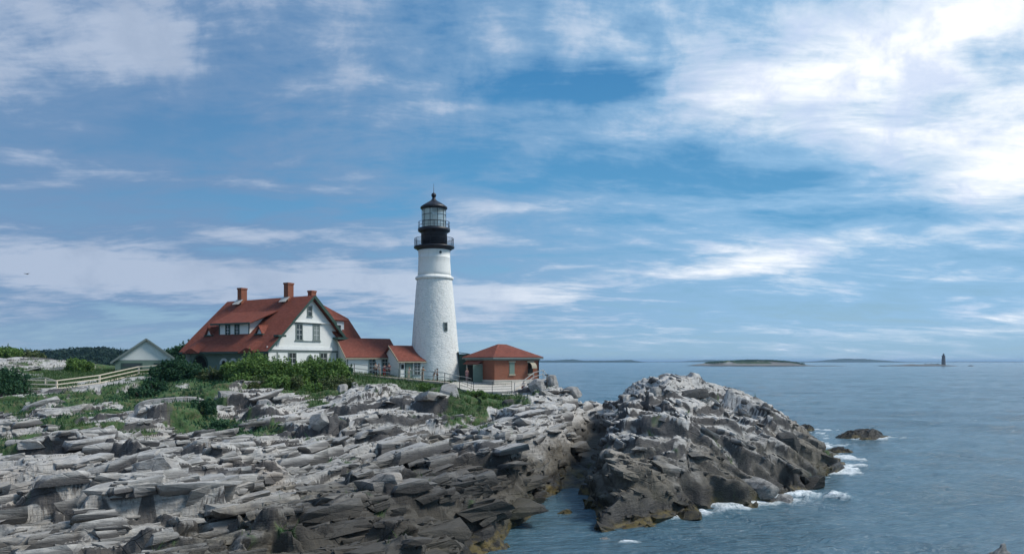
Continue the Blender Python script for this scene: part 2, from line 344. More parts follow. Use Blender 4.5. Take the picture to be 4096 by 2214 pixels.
def rockmat(name, wet=True, warm=.5, tone=1.0):
    m_, t, b = mat(name, (.3, .3, .3), .85, spec=.25); geo = t.new('ShaderNodeNewGeometry'); g = geo.outputs['Position']
    s_ = t.new('ShaderNodeSeparateXYZ'); t.l.new(g, s_.inputs[0]); z = s_.outputs[2]
    rg = t.mapping(g, (1, 1, 1), (R(14), R(10), R(36)))        # along the strike of the beds
    na = t.noise(t.mapping(rg, (2.6, .32, 4.0)), 1.0, 8, .68, .4); nb = t.noise(g, .22, 5, .6, .3); nc = t.noise(g, 2.2, 8, .72); nd = t.noise(t.mapping(rg, (9, .9, 12)), 1.0, 5, .65)
    k = tone*1.04
    c_ = t.ramp(na, [(.25, (.12*k, .117*k, .112*k)), (.42, (.235*k, .228*k, .215*k)), (.56, (.38*k, .365*k, .34*k)), (.74, (.56*k, .54*k, .50*k))])
    c_ = t.mix(t.m('MULTIPLY', t.ss(nb, .5, .68), warm), c_, (.37*k, .30*k, .235*k))
    c_ = t.mix(t.m('MULTIPLY', t.ss(nc, .54, .66), .6), c_, (.12*k, .12*k, .122*k))
    c_ = t.mix(t.m('MULTIPLY', t.ss(nd, .56, .72), .55), c_, (.09*k, .09*k, .095*k))
    c_ = t.mix(t.m('MULTIPLY', t.ss(nd, .42, .30), .35), c_, (.55*k, .55*k, .54*k))
    vo = t.new('ShaderNodeTexVoronoi'); vo.feature = 'DISTANCE_TO_EDGE'; t.l.new(t.mapping(rg, (.9, .24, 1.2)), vo.inputs['Vector']); vo.inputs['Scale'].default_value = 1.0
    crack = t.m('MULTIPLY', t.ss(vo.outputs['Distance'], .0, .03, 1, 0), t.ss(nb, .45, .6))
    c_ = t.mix(t.m('MULTIPLY', crack, t.ss(nc, .4, .6, 0, .8)), c_, (.05, .05, .05))
    shd = t.new('ShaderNodeAttribute'); shd.attribute_name = 'face_shade'
    c_ = t.mix(t.m('MULTIPLY', t.ss(shd.outputs['Fac'], .05, .4), .85), c_, (.045, .043, .045))    # near-black risers, scarps and slab sides: lichen, and shade put into the colour
    tn = t.new('ShaderNodeAttribute'); tn.attribute_name = 'tone'
    c_ = t.mix(t.ss(tn.outputs['Fac'], .1, 1, 0, .28), c_, (.50*k, .48*k, .45*k)); c_ = t.mix(t.ss(tn.outputs['Fac'], -.2, -1, 0, .35), c_, (.12*k, .115*k, .105*k))
    c_ = t.mix(t.m('MULTIPLY', t.ss(z, 3.1, 5.4), t.m('MULTIPLY', t.ss(t.m('ADD', t.m('MULTIPLY', nc, .6), t.m('MULTIPLY', nb, .4)), .42, .57, .0, .68), t.ss(shd.outputs['Fac'], .3, .05))), c_, (.56*tone, .55*tone, .53*tone))    # bleached crests
    wt = t.new('ShaderNodeAttribute'); wt.attribute_name = 'wet'
    wf = t.m('MULTIPLY', t.ss(t.m('ADD', wt.outputs['Fac'], t.m('MULTIPLY', t.m('SUBTRACT', nb, .5), .9)), .05, .27), t.m('MULTIPLY', t.ss(wt.outputs['Fac'], 0, .05), t.ss(z, 5.0, 3.0)))
    c_ = t.mix(t.m('MULTIPLY', wf, .86), c_, t.mix(t.ss(t.m('ADD', t.m('MULTIPLY', nc, .6), t.m('MULTIPLY', nb, .4)), .42, .60), (.024, .022, .020), t.mix(t.ss(wt.outputs['Fac'], .12, .4), (.25, .225, .18), (.045, .040, .033))))
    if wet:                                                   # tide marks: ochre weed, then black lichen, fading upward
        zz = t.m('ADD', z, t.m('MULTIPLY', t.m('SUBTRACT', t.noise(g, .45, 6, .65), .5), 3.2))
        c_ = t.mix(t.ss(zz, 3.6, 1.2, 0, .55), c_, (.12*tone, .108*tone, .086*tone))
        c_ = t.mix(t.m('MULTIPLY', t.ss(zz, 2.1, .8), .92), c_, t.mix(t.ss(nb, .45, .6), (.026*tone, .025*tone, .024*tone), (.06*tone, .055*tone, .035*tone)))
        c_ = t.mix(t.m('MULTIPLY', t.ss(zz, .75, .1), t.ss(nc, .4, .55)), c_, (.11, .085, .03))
    at = t.new('ShaderNodeAttribute'); at.attribute_name = 'veg'
    soil = t.mix(t.ss(nc, .45, .65), (.05, .10, .035), (.12, .12, .065))
    c_ = t.mix(at.outputs['Fac'], c_, soil)
    t.l.new(c_, b.inputs['Base Color'])
    t.l.new(t.ss(z, 1.0, 2.0, .45, .85), b.inputs['Roughness'])
    h = t.m('ADD', t.m('MULTIPLY', na, .5), t.m('ADD', t.m('MULTIPLY', nd, .45), t.m('MULTIPLY', nc, .5)))
    h = t.m('SUBTRACT', h, t.m('MULTIPLY', crack, .35))
    bump(t, b, h, 1.0, .13); return m_
M['rock'] = rockmat('schist_rock')
M['rock_far'] = rockmat('weathered_schist', True, .3, .60)
M['boulder'] = rockmat('pale_boulder', False, .8, .72)
M['seaweed_rock'] = (lambda m_: m_)(rockmat('wet_black_rock', True, .1, .20))

# ------------------------------------------------------------------ terrain: control heights, then nested blocks of fractured rock
ROWS = [
 (10, [(-1400, 3), (600, 2.8), (1200, 1.5), (1700, -1.5), (3000, -3), (5200, -3)]),
 (20, [(-1400, 3.2), (300, 3.0), (900, 2.8), (1400, 2.3), (1620, -.4), (1900, -1.4), (3000, -3), (5200, -3)]),
 (28, [(-1400, 3.4), (0, 3.0), (600, 2.9), (1100, 2.8), (1500, 2.8), (1690, 2.6), (1770, .2), (1850, -.8), (2200, -1.5), (3000, -2.5), (5200, -3)]),
 (36, [(-1400, 3.7), (0, 3.3), (600, 3.3), (1100, 3.1), (1500, 3.0), (1780, 2.9), (1840, 2.6), (1885, .2), (1960, -.7), (2300, -1.2), (2600, -1.5), (3300, -2.5), (5200, -3)]),
 (41, [(1600, 3.2), (1850, 2.8), (1930, 2.5), (1985, .7), (2100, -.5), (2250, -.9), (2500, -.5), (2700, -.9)]),
 (44, [(-1400, 4.1), (0, 3.5), (600, 3.4), (1100, 3.5), (1500, 3.3), (1850, 3.0), (1985, 2.6), (2035, .9), (2110, -.3), (2200, -1.2), (2300, -1.3), (2380, .2), (2520, .8), (2650, .5), (2740, -.6), (3000, -1.5), (3600, -3), (5200, -3)]),
 (47, [(0, 3.4), (700, 3.5), (2040, 2.8), (2100, .7), (2170, -.4), (2250, -1.4), (2325, -1.0), (2420, 1.6), (2550, 2.0), (2700, 1.4), (2800, .2), (2900, -.6)]),
 (49.5, [(0, 4.2), (300, 4.3), (700, 4.2), (2100, 2.4), (2170, .2), (2230, -.9), (2295, -1.2), (2345, .5), (2430, 2.7), (2560, 2.9), (2720, 2.6), (2850, 1.8), (2960, 1.3), (3040, .3), (3100, -.7)]),
 (53, [(-1400, 4.6), (0, 4.3), (600, 4.3), (1100, 4.0), (1500, 3.8), (1850, 3.4), (2110, 3.1), (2160, 1.3), (2225, -.3), (2285, -.9), (2325, .1), (2385, 2.6), (2450, 3.4), (2600, 4.2), (2800, 3.9), (2950, 3.0), (3050, 2.2), (3120, 1.0), (3180, -.4), (3400, -2), (5200, -3)]),
 (58, [(2215, 2.2), (2260, .3), (2310, .1), (2350, 1.1), (2390, 3.6), (2450, 4.8), (2550, 5.7), (2700, 6.0), (2850, 5.4), (3000, 4.3), (3100, 3.1), (3200, 1.8), (3270, .5), (3320, -.6)]),
 (61, [(-1400, 5.2), (0, 4.5), (600, 4.9), (1100, 4.8), (1500, 4.6), (1900, 4.3), (2190, 3.9), (2245, 2.4), (2300, .4), (2350, .4), (2375, 1.2)]),
 (64, [(2240, 4.0), (2285, 2.6), (2325, .9), (2370, 1.0), (2430, 4.9), (2500, 6.3), (2580, 7.2), (2700, 7.5), (2820, 7.2), (2900, 6.5), (3000, 5.4), (3100, 4.3), (3200, 3.1), (3300, 1.6), (3370, .3), (3430, -.8), (3800, -3), (5200, -3)]),
 (68, [(-1400, 5.8), (0, 4.8), (600, 5.3), (1100, 5.3), (1500, 5.1), (1900, 5.0), (2200, 4.9), (2285, 4.4), (2325, 2.2), (2350, 1.6), (2385, 1.7)]),
 (72, [(2250, 5.2), (2320, 4.6), (2350, 2.8), (2385, 2.5), (2415, 3.8), (2450, 5.6), (2500, 6.7), (2560, 7.7), (2620, 8.1), (2820, 7.9), (2880, 7.3), (2960, 6.4), (3080, 5.3), (3180, 4.3), (3250, 3.1), (3300, 1.5), (3350, .1), (3400, -1)]),
 (76, [(-1400, 6.3), (0, 5.5), (600, 5.7), (900, 5.2), (1300, 5.2), (1700, 5.2), (1800, 5.6), (1900, 5.6), (2100, 5.8), (2250, 5.8), (2335, 5.2), (2370, 3.6), (2390, 3.4), (2425, 4.6)]),
 (79.5, [(600, 6.2), (870, 6.7), (1050, 6.6), (1300, 6.3), (1500, 6.3), (1750, 6.1)]),
 (86, [(-1400, 7.5), (0, 6.5), (250, 6.8), (600, 7.2), (900, 7.2), (1100, 6.9), (1400, 7.1), (1600, 6.6), (1780, 6.2), (1900, 5.7), (2000, 5.8), (2080, 6.3), (2200, 6.9), (2290, 6.2), (2340, 3), (2395, 1.4), (2450, 3), (2600, 6), (2800, 6), (3000, 4.8), (3150, 3.2), (3215, 1.6), (3255, .4), (3300, -.8), (3600, -3), (5200, -3)]),
 (92, [(-1400, 8), (0, 6.9), (225, 6.9), (400, 7.4), (560, 8.1), (900, 8.0), (1100, 8.0), (1390, 7.9), (1600, 7.2), (1800, 6.5), (1850, 6.15), (1900, 6.05), (2050, 6.1), (2100, 7.0), (2200, 8.1), (2230, 7.3), (2275, 4), (2320, -.5), (2450, -.5)]),
 (98, [(-1400, 9), (0, 7.6), (400, 8.0), (560, 8.4), (900, 8.3), (1390, 8.35), (1600, 7.55), (1780, 7.0), (1850, 6.6), (2050, 6.6), (2120, 7.5), (2200, 8.1), (2230, 6), (2270, 1), (2300, -1.5), (2700, 1), (3000, 1.5), (3150, 1.2), (3240, .5), (3290, .15), (3330, -1), (5200, -3)]),
 (106, [(-1400, 9.5), (0, 8.6), (300, 8.3), (560, 8.5), (900, 8.3), (1420, 8.05), (1580, 7.7), (1740, 7.1), (1900, 7.05), (2100, 7.05), (2190, 7), (2230, 2), (2270, -1.5), (2700, -1.5), (3200, -1.2), (3300, -1.5)]),
 (125, [(-1400, 10), (0, 10.3), (100, 10.7), (250, 10.1), (330, 8.6), (600, 8.5), (1000, 8.2), (1500, 7.8), (1900, 6), (2050, 2), (2120, -2), (3000, -3), (5200, -3)]),
 (150, [(-1400, 9), (0, 9.5), (300, 8.8), (600, 8.5), (1200, 8), (1700, 3), (1850, -2), (3000, -3), (5200, -3)]),
 (230, [(-1400, 8), (0, 8), (600, 7.5), (1200, 6), (1500, -2), (3000, -3), (5200, -3)])]
cp = np.array([((px-2048)/F*D, D, z) for D, r_ in ROWS for px, z in r_])
def kern(a, b):
    d = a[:, None, :]-b[None]; return np.sqrt((d*d).sum(2)+.3)
K = kern(cp[:, :2], cp[:, :2]); n_ = len(cp)
A = np.zeros((n_+1, n_+1)); A[:n_, :n_] = K; A[:n_, n_] = 1; A[n_, :n_] = 1
wts = np.linalg.solve(A, np.append(cp[:, 2], 0))
GX0, GY0, GS = -230.0, 6.0, .5
gx = np.arange(GX0, 120, GS); gy = np.arange(GY0, 236, GS)
BG = np.empty((len(gy), len(gx)))
for j, yy in enumerate(gy):
    q = np.stack([gx, np.full_like(gx, yy)], 1); BG[j] = kern(q, cp[:, :2])@wts[:-1]+wts[-1]
def trench(x, y):      # the narrow cleft the sea has cut between headland and crag
    ax = (np.interp(y, [40, 44, 50, 56, 62, 70, 78], [2200, 2215, 2262, 2305, 2345, 2368, 2378])-2048)/F*y+.5*np.sin(y*.7)
    return np.exp(-np.abs((x-ax)/np.interp(y, [44, 60, 80], [1.9, 1.9, 1.3]))**2.6)*np.interp(y, [38, 45, 76, 82], [0, 1, 1, 0])
_gx, _gy = np.meshgrid(gx, gy); _t = trench(_gx, _gy); BG = np.where(_t > .02, np.maximum(BG-_t*2.3, np.minimum(BG, np.interp(_gy, [44, 54, 60, 76], [-1.3, -.9, .5, 2.6]))), BG)
def base_h(x, y):
    u = np.clip((x-GX0)/GS, 0, len(gx)-1.001); v = np.clip((y-GY0)/GS, 0, len(gy)-1.001)
    i = u.astype(int); j = v.astype(int); fu = u-i; fv = v-j
    return (BG[j, i]*(1-fu)+BG[j, i+1]*fu)*(1-fv)+(BG[j+1, i]*(1-fu)+BG[j+1, i+1]*fu)*fv

def ground_hit(px, py):
    k = (px-2048)/F; s_ = (HY-py)/F; D = np.arange(18, 220, .25)
    z = base_h(k*D, D); ray = CZ+s_*D; hit = np.nonzero(z >= ray)[0]
    d = D[hit[0]] if len(hit) else 200.
    return k*d, d
# the big scarps: where they stand, half length, height, turn
SCARPS = [(*ground_hit(px, py), w_, h_, R(a)) for px, py, w_, h_, a in [
 (200, 1850, 3.6, 1.3, 4), (470, 1860, 3.0, 1.0, -8), (640, 1820, 2.8, 1.0, -12), (820, 1890, 3.0, 1.2, -14), (1010, 1890, 1.6, .8, 5), (430, 1960, 2.2, 1.2, -25), (930, 1630, 3.2, 1.6, 4), (1060, 1650, 2.0, 1.2, 10),
 (1230, 1745, 2.6, 1.4, -12), (1420, 1640, 2.6, 1.5, 0), (1560, 1640, 3.0, 1.6, 4), (1760, 1640, 3.0, 1.8, 0), (1680, 1870, 2.6, .9, 8), (1400, 1945, 1.7, .8, 12), (1620, 2000, 2.4, .8, 4), (900, 2080, 1.8, .9, 14), (620, 2080, 2.4, .7, 10), (1130, 2120, 1.8, .8, 10),
 (400, 2190, 2.6, .7, 8), (1350, 2110, 1.7, .8, 6), (1560, 2170, 1.4, .9, 6), (250, 2030, 3.4, .6, 8), (100, 1660, 2.6, 1.0, 0), (620, 1690, 2.6, 1.2, 5), (350, 1620, 2.4, .9, 8), (1500, 1760, 2.2, .7, 12), (1900, 1780, 2.4, .9, 6), (1950, 1860, 2.2, .9, 4), (1100, 1990, 1.8, .6, 10),
 (2560, 1650, 2.2, 1.3, 6), (2650, 1610, 2.0, 1.0, -4), (2720, 1760, 3.4, 1.5, -14), (2880, 1740, 2.6, 1.3, -22), (2600, 1810, 2.0, 1.0, 0), (2960, 1800, 2.2, 1.2, -18), (2780, 1860, 3.0, 1.0, -4), (3080, 1840, 2.2, 1.2, -12), (2520, 1900, 1.6, 1.0, 8), (2860, 1960, 2.8, 1.0, -4), (2620, 1980, 2.0, .9, 4), (3020, 1700, 2.0, 1.0, -20)]]
def scarps(x, y):
    st = np.zeros_like(x); face = np.zeros_like(x); jag = (fbm(x*.35, y*.35, 3, 61)-.5)*2.6+blocks(x, y, 1.6, 1.2, R(80), 67, .5, .5, .8, .1, .1, .15)[0]
    for x0, y0, w_, h_, th in SCARPS:
        c_, s_ = math.cos(th), math.sin(th); u = (x-x0)*c_+(y-y0)*s_; v = -(x-x0)*s_+(y-y0)*c_+jag
        e = np.exp(-(np.abs(u)/w_)**3.5); d = h_*e*np.where(v > 0, sstep(v, 0, .30)*np.exp(-np.maximum(v-.3, 0)/4.5)-.25*(1-sstep(v, 0, .3)), -.25*np.exp(v/.9))
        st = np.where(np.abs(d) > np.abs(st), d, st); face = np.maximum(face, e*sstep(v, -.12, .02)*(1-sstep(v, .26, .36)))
    return st, face
def worley(x, y, L, Wd, ang, seed, warp=.0, wf=.2):
    """nearest two cells of an elongated jittered grid: three randoms of each, edge distance, local offset"""
    if warp:
        wx = (fbm(x*wf, y*wf, 3, seed+50)-.5)*warp; wy = (fbm(x*wf+40, y*wf, 3, seed+60)-.5)*warp
    else: wx = wy = 0
    ca, sa = math.cos(ang), math.sin(ang)
    a = ((x+wx)*sa+(y+wy)*ca)/L; b = ((x+wx)*ca-(y+wy)*sa)/Wd
    ia = np.floor(a); ib = np.floor(b)
    d1 = np.full(a.shape, 9.); d2 = np.full(a.shape, 9.); z0 = np.zeros_like(a); A1 = z0; B1 = z0; A2 = z0; B2 = z0
    h1 = np.zeros(a.shape, np.int64); h2 = h1
    for da in (-1, 0, 1):
        for db in (-1, 0, 1):
            h = vec_hash(ia+da, ib+db, seed); ja = ia+da+((h & 0xffff)/65535.)*.9+.05; jb = ib+db+((h >> 16)/65535.)*.9+.05
            d = np.abs(a-ja)**1.5+np.abs(b-jb)**1.5
            near = d < d1; mid = (~near) & (d < d2)
            d2 = np.where(near, d1, np.where(mid, d, d2)); h2 = np.where(near, h1, np.where(mid, h, h2)); A2 = np.where(near, A1, np.where(mid, ja, A2)); B2 = np.where(near, B1, np.where(mid, jb, B2))
            d1 = np.where(near, d, d1); h1 = np.where(near, h, h1); A1 = np.where(near, ja, A1); B1 = np.where(near, jb, B1)
    f = lambda hh: [((hh*1664525+1013904223) & 0xffffffff)/4294967295., ((hh*22695477+1) & 0xffffffff)/4294967295., ((hh*1103515245+12345) & 0xffffffff)/4294967295.]
    return f(h1), f(h2), d2-d1, ((a-A1)*L, (b-B1)*Wd), ((a-A2)*L, (b-B2)*Wd)
def blocks(x, y, L, Wd, ang, seed, warp, wf, amp, ta, tb, bl=.10, skew=.5):
    """tilted fracture blocks whose shared edges are steep but not sheer"""
    r, q, e, o1, o2 = worley(x, y, L, Wd, ang, seed, warp, wf)
    v1 = (r[0]-.5)*amp+o1[0]*(r[1]-.5)*ta+o1[1]*(r[2]-skew)*tb; v2 = (q[0]-.5)*amp+o2[0]*(q[1]-.5)*ta+o2[1]*(q[2]-skew)*tb
    w_ = .5*(1-np.clip(e/bl, 0, 1)); return v1*(1-w_)+v2*w_, e, r
ANG = R(42)
def split_x(y):      # the axis of the gully between the headland and the crag
    return np.interp(y, [10, 36, 44, 50, 58, 64, 72, 80, 90, 110, 230], [6, 3, 2.9, 4.2, 5.3, 6.6, 8.4, 9.2, 9.6, 12, 20])
def amp_field(x, y):
    px = x/np.maximum(y, 1)*F+2048
    a = np.ones_like(x)
    terr = sstep(y, 87, 92)*sstep(px, 380, 520)*(1-sstep(px, 2040, 2110))
    a = a*(1-terr*.98)
    terr2 = sstep(y, 83, 88)*(1-sstep(y, 104, 110))*sstep(px, 40, 200)*(1-sstep(px, 380, 600))
    a = a*(1-terr2*.85)
    a = a*(1-.35*sstep(y, 100, 112))
    a = a*(.35+.65*sstep(base_h(x, y), -.6, 1.4))*(1-.65*trench(x, y))
    return a*(1-.9*sstep(y, 140, 160))
def terrace(s, t, r0, tread):
    """beds of thickness t: a sloping tread, then a steep riser. returns level, and how far the lip leans out"""
    u = s/t; q = np.floor(u); f = u-q
    rise = np.clip((f-r0)/(1-r0), 0, 1); g = tread*f+(1-tread)*rise
    lean = np.where(f > r0, -.45+1.45*rise, np.where(f < .5, 1-f/.5, -.45*(f-.5)/(r0-.5)))
    return (q+g)*t, lean, rise
def terrain(x, y):
    am = amp_field(x, y); crag = x > split_x(y)
    b0 = base_h(x, y)
    vA, eA, rA = blocks(x, y, 8.5, 4.2, ANG, 3, 3.0, .12, 1.15, .07, .16, .12)
    vB, eB, rB = blocks(x, y, 3.0, 1.5, ANG+.2, 9, 1.2, .35, .50, .16, .34, .12)
    vC, eC, rC = blocks(x, y, 1.1, .5, ANG-.15, 21, .4, .9, .15, .18, .30, .2)
    calm = sstep(fbm(x*.11+3, y*.11, 3, 91), .38, .60)        # some beds lie whole, others are shattered
    k = np.where(crag, .26*x+.06*y, -.13*x+.11*y)
    warp = 2.6*(fbm(x*.09, y*.09, 3, 41)-.5)+.7*(fbm(x*.4, y*.4, 3, 43)-.5)
    sc_, fc_ = scarps(x, y)
    s = b0+am*(vA*np.where(crag, 1.5, 1.3)+vB*(.30+.6*calm))+k+warp
    t1_ = np.where(crag, 1.5, 1.25)
    p1, _, _ = blocks(x, y, 6.5, 5.0, ANG+.5, 63, 2.5, .15, 1.5, .10, .20, .06)
    a_ = x*math.sin(ANG)+y*math.cos(ANG); b_ = x*math.cos(ANG)-y*math.sin(ANG)
    m1 = sstep(fbm(a_*.10, b_*.24, 3, 44), .34, .46); m2 = sstep(fbm(a_*.22, b_*.6, 3, 46), .40, .50)
    s1, l1, r1 = terrace(s+p1, t1_, .80, .40); s1 = s+(s1-p1-s)*m1
    p2, _, _ = blocks(x, y, 2.2, 1.6, ANG+.3, 65, .8, .5, .5, .12, .22, .10)
    q_ = s1+.35*k+p2; s2, l2, r2 = terrace(q_, .36, .70, .50); s2 = s1+(s2-q_)*m2
    face = m1*(r1 > 0)*(r1 < 1)
    s2 = s2+am*sc_
    s2 = s2+am*(vC*(.35+.45*calm)*(1-.9*face)+vB*.30)
    h = s2-k-warp; h = b0+(h-b0)*np.clip(am*1.05, 0, 1)
    h = h-am*(.30*(1-sstep(eA, 0, .05))+.12*(1-sstep(eB, 0, .07))*calm)
    h = h+am*(fbm(x*1.3, y*1.3, 4, 77)-.5)*.08*(1-face)
    gx_ = base_h(x+.8, y)-base_h(x-.8, y); gy_ = base_h(x, y+.8)-base_h(x, y-.8)
    dx = -(gx_/1.6+np.where(crag, .42, -.17)); dy = -(gy_/1.6+np.where(crag, .16, .15)); dn = np.sqrt(dx*dx+dy*dy)+1e-3
    u_ = x*.95+y*.3     # the same fracturing seen in the upright faces: blocks stand out and sit back down the wall
    f1, _, _ = blocks(u_, h, 1.7, .60, R(76), 81, .6, .6, .55, .12, .3, .10); f2, _, _ = blocks(u_, h, .6, .22, R(80), 83, .2, 1.5, .24, .1, .3, .14)
    out = am*(l1*.24*m1+l2*.05*m2+f1*.5+f2*.5+.5*(fbm(u_*.8, h*1.6, 3, 85)-.5))
    face_shade = np.clip(np.maximum(r1*(r1 < .98)*m1, .5*r2*(r2 < .98)*m2), 0, 1)*am; face_shade = np.maximum(face_shade, fc_*np.minimum(am*1.3, 1))  # risers and scarp faces: where the colour gets its painted shade
    return x+dx/dn*out, y+dy/dn*out, h, face_shade
# where things grow (photo position, spread), turned into ground positions further down
VEG = [  # px, py, spread x (m), spread y (m), strength, dark?
 (700, 1590, 4, 5, 1.2, 1), (590, 1580, 4.5, 5, 1.2, 1), (470, 1600, 3, 3, 1.0, 1), (820, 1670, 3, 3, 1.2, 1), (900, 1695, 3.4, 2, 1.3, 1), (230, 1750, 3.4, 2.2, 1.3, 0), (60, 1830, 2, 2, 1.1, 1),
 (1450, 1515, 4, 4, 1, 0), (1560, 1530, 4, 4, 1, 0), (1670, 1545, 4, 3.6, 1, 0), (1760, 1555, 3.5, 3.5, 1, 0), (1830, 1560, 2.5, 3, 1, 0),
 (1930, 1600, 3.4, 5, 1.3, 0), (1860, 1650, 2.0, 4, 1.3, 0), (1990, 1585, 1.8, 3, 1.2, 0), (1890, 1625, 2.4, 4, 1.3, 0), (500, 1600, 5, 4, .8, 1), (180, 1600, 5, 3, .7, 1), (700, 1570, 4, 4, .9, 1), (420, 1640, 3, 3, .65, 1), (200, 1690, 3, 2.5, .6, 1),
 (1300, 1550, 4, 2.4, .9, 0), (1150, 1550, 4, 2.2, .8, 0), (950, 1520, 4, 2.2, .7, 0), (700, 1530, 5, 5, 1, 1), (560, 1560, 5, 6, 1, 1), (400, 1570, 5, 4, .7, 1), (250, 1575, 4, 3, .7, 1),
 (640, 1600, 3.2, 4.5, 1, 1), (560, 1630, 2.6, 3.5, .9, 1), (860, 1690, 3.4, 2.6, 1.1, 1), (780, 1640, 2.0, 3.2, 1.0, 1), (930, 1700, 1.6, 1.4, .9, 1),
 (250, 1745, 2.8, 2.2, 1.1, 0), (380, 1735, 1.6, 1.6, .9, 0), (160, 1735, 1.6, 1.4, .9, 0), (30, 1800, 1.4, 2.4, 1, 1), (0, 1870, .8, 1.6, .9, 1),
 (120, 1640, 1.8, 2.2, .8, 1), (330, 1660, 1.3, 1.8, .85, 1), (290, 1620, 1.2, 1.5, .7, 1), (60, 1610, 2, 3, .9, 1),
 (560, 1730, 1.1, .9, .9, 0), (440, 1720, .7, .7, .8, 0), (1960, 1720, .9, .9, .8, 0), (1930, 1730, .5, .5, .7, 0), (2115, 1580, 1.0, 1.6, .9, 0), (2090, 1610, .8, 1.2, .8, 0),
 (1150, 1640, .7, .7, .7, 0), (1270, 1600, 1.0, 1.1, .8, 0), (1060, 1540, 1.2, 2, .8, 0), (1250, 1620, .6, .6, .6, 0), (920, 2110, .45, .5, .8, 0), (1150, 2120, .5, .25, .7, 0), (350, 1500, 9, 9, .9, 0), (450, 1480, 10, 9, 1, 0), (60, 1560, 4, 6, .9, 0)]
VP = [(*ground_hit(p, q), a*1.15, b_*1.2, s_*1.15, dk) for p, q, a, b_, s_, dk in VEG]
def vegmask(x, y):
    m_ = np.zeros_like(x); dk = np.zeros_like(x)
    for vx, vy, a, b_, s_, d_ in VP:
        e = s_*np.exp(-(((x-vx)/a)**2+((y-vy)/b_)**2)*1.1)
        dk = np.where(e > m_, d_, dk); m_ = np.maximum(m_, e)
    px = x/np.maximum(y, 1)*F+2048
    lawn = sstep(y, 91, 95)*(1-sstep(y, 150, 170)*.0)*(1-sstep(px, 1950, 2080))*sstep(px, 340, 420)
    m_ = np.maximum(m_, lawn); m_ = np.maximum(m_, .95*sstep(y, 140, 150))
    n = fbm(x*.45, y*.45, 4, 5)*.7+fbm(x*1.9, y*1.9, 3, 15)*.5-.6
    return sstep(m_+n*1.5, .34, .50), dk

# fan grid: fine where it is near, coarse where it is far
NR, NCOL = 1050, 1300
Dv = np.exp(np.linspace(math.log(12), math.log(235), NR)); Rv = np.linspace(-.98, .60, NCOL)
YY = np.repeat(Dv[:, None], NCOL, 1); XX = YY*Rv[None]
MX, MY, HH, FACE_SHADE = [a_.reshape(XX.shape) for a_ in terrain(XX.ravel(), YY.ravel())]
# upright faces: even out the column to column jitter of a height grid
st_ = np.abs(np.gradient(HH, axis=0))/np.gradient(YY, axis=0); st_ = np.clip((st_-.7)/1.2, 0, 1)
def blur_cols(A_, r_):
    c_ = np.cumsum(np.pad(A_, ((0, 0), (r_+1, r_)), 'edge'), 1); return (c_[:, 2*r_+1:]-c_[:, :-(2*r_+1)])/(2*r_+1)
st_ = blur_cols(st_, 4); st_ = np.clip(st_*1.6, 0, 1); HH = HH*(1-st_)+blur_cols(HH, 6)*st_; MY = MY*(1-st_)+blur_cols(MY, 6)*st_
# how close the open water is: spray and tide keep this rock dark
seam = (BG < .35).astype(float); rad = 25; cs = np.cumsum(np.cumsum(np.pad(seam, ((rad+1, rad), (rad+1, rad)), 'edge'), 0), 1); kk = 2*rad+1
blur = (cs[kk:, kk:]-cs[:-kk, kk:]-cs[kk:, :-kk]+cs[:-kk, :-kk])/kk**2
def near_sea(x, y):
    i = np.clip(np.round((x-GX0)/GS), 0, len(gx)-1).astype(int); j = np.clip(np.round((y-GY0)/GS), 0, len(gy)-1).astype(int); return blur[np.minimum(j, blur.shape[0]-1), np.minimum(i, blur.shape[1]-1)]
WETF = near_sea(XX.ravel(), YY.ravel()).reshape(XX.shape)
WETF = WETF*np.where(XX > split_x(YY), .5, 1.6)+.6*trench(XX, YY)
VM, DKM = vegmask(XX.ravel(), YY.ravel()); VM = VM.reshape(XX.shape); DKM = DKM.reshape(XX.shape)
def gz(x, y):
    i = np.clip(np.round((np.log(y)-math.log(12))/(math.log(235)-math.log(12))*(NR-1)), 0, NR-1).astype(int)
    j = np.clip(np.round((x/y+.98)/1.58*(NCOL-1)), 0, NCOL-1).astype(int)
    return HH[i, j]
def gzf(x, y): return float(gz(np.array([x]), np.array([float(y)]))[0])
SX = split_x(YY)
idx = np.arange(NR*NCOL).reshape(NR, NCOL)
fa = idx[:-1, :-1]; quads = np.stack([fa, fa+1, fa+NCOL+1, fa+NCOL], -1)
fmax = np.maximum.reduce([HH[:-1, :-1], HH[1:, :-1], HH[:-1, 1:], HH[1:, 1:]])
right = (XX[:-1, :-1] > SX[:-1, :-1])
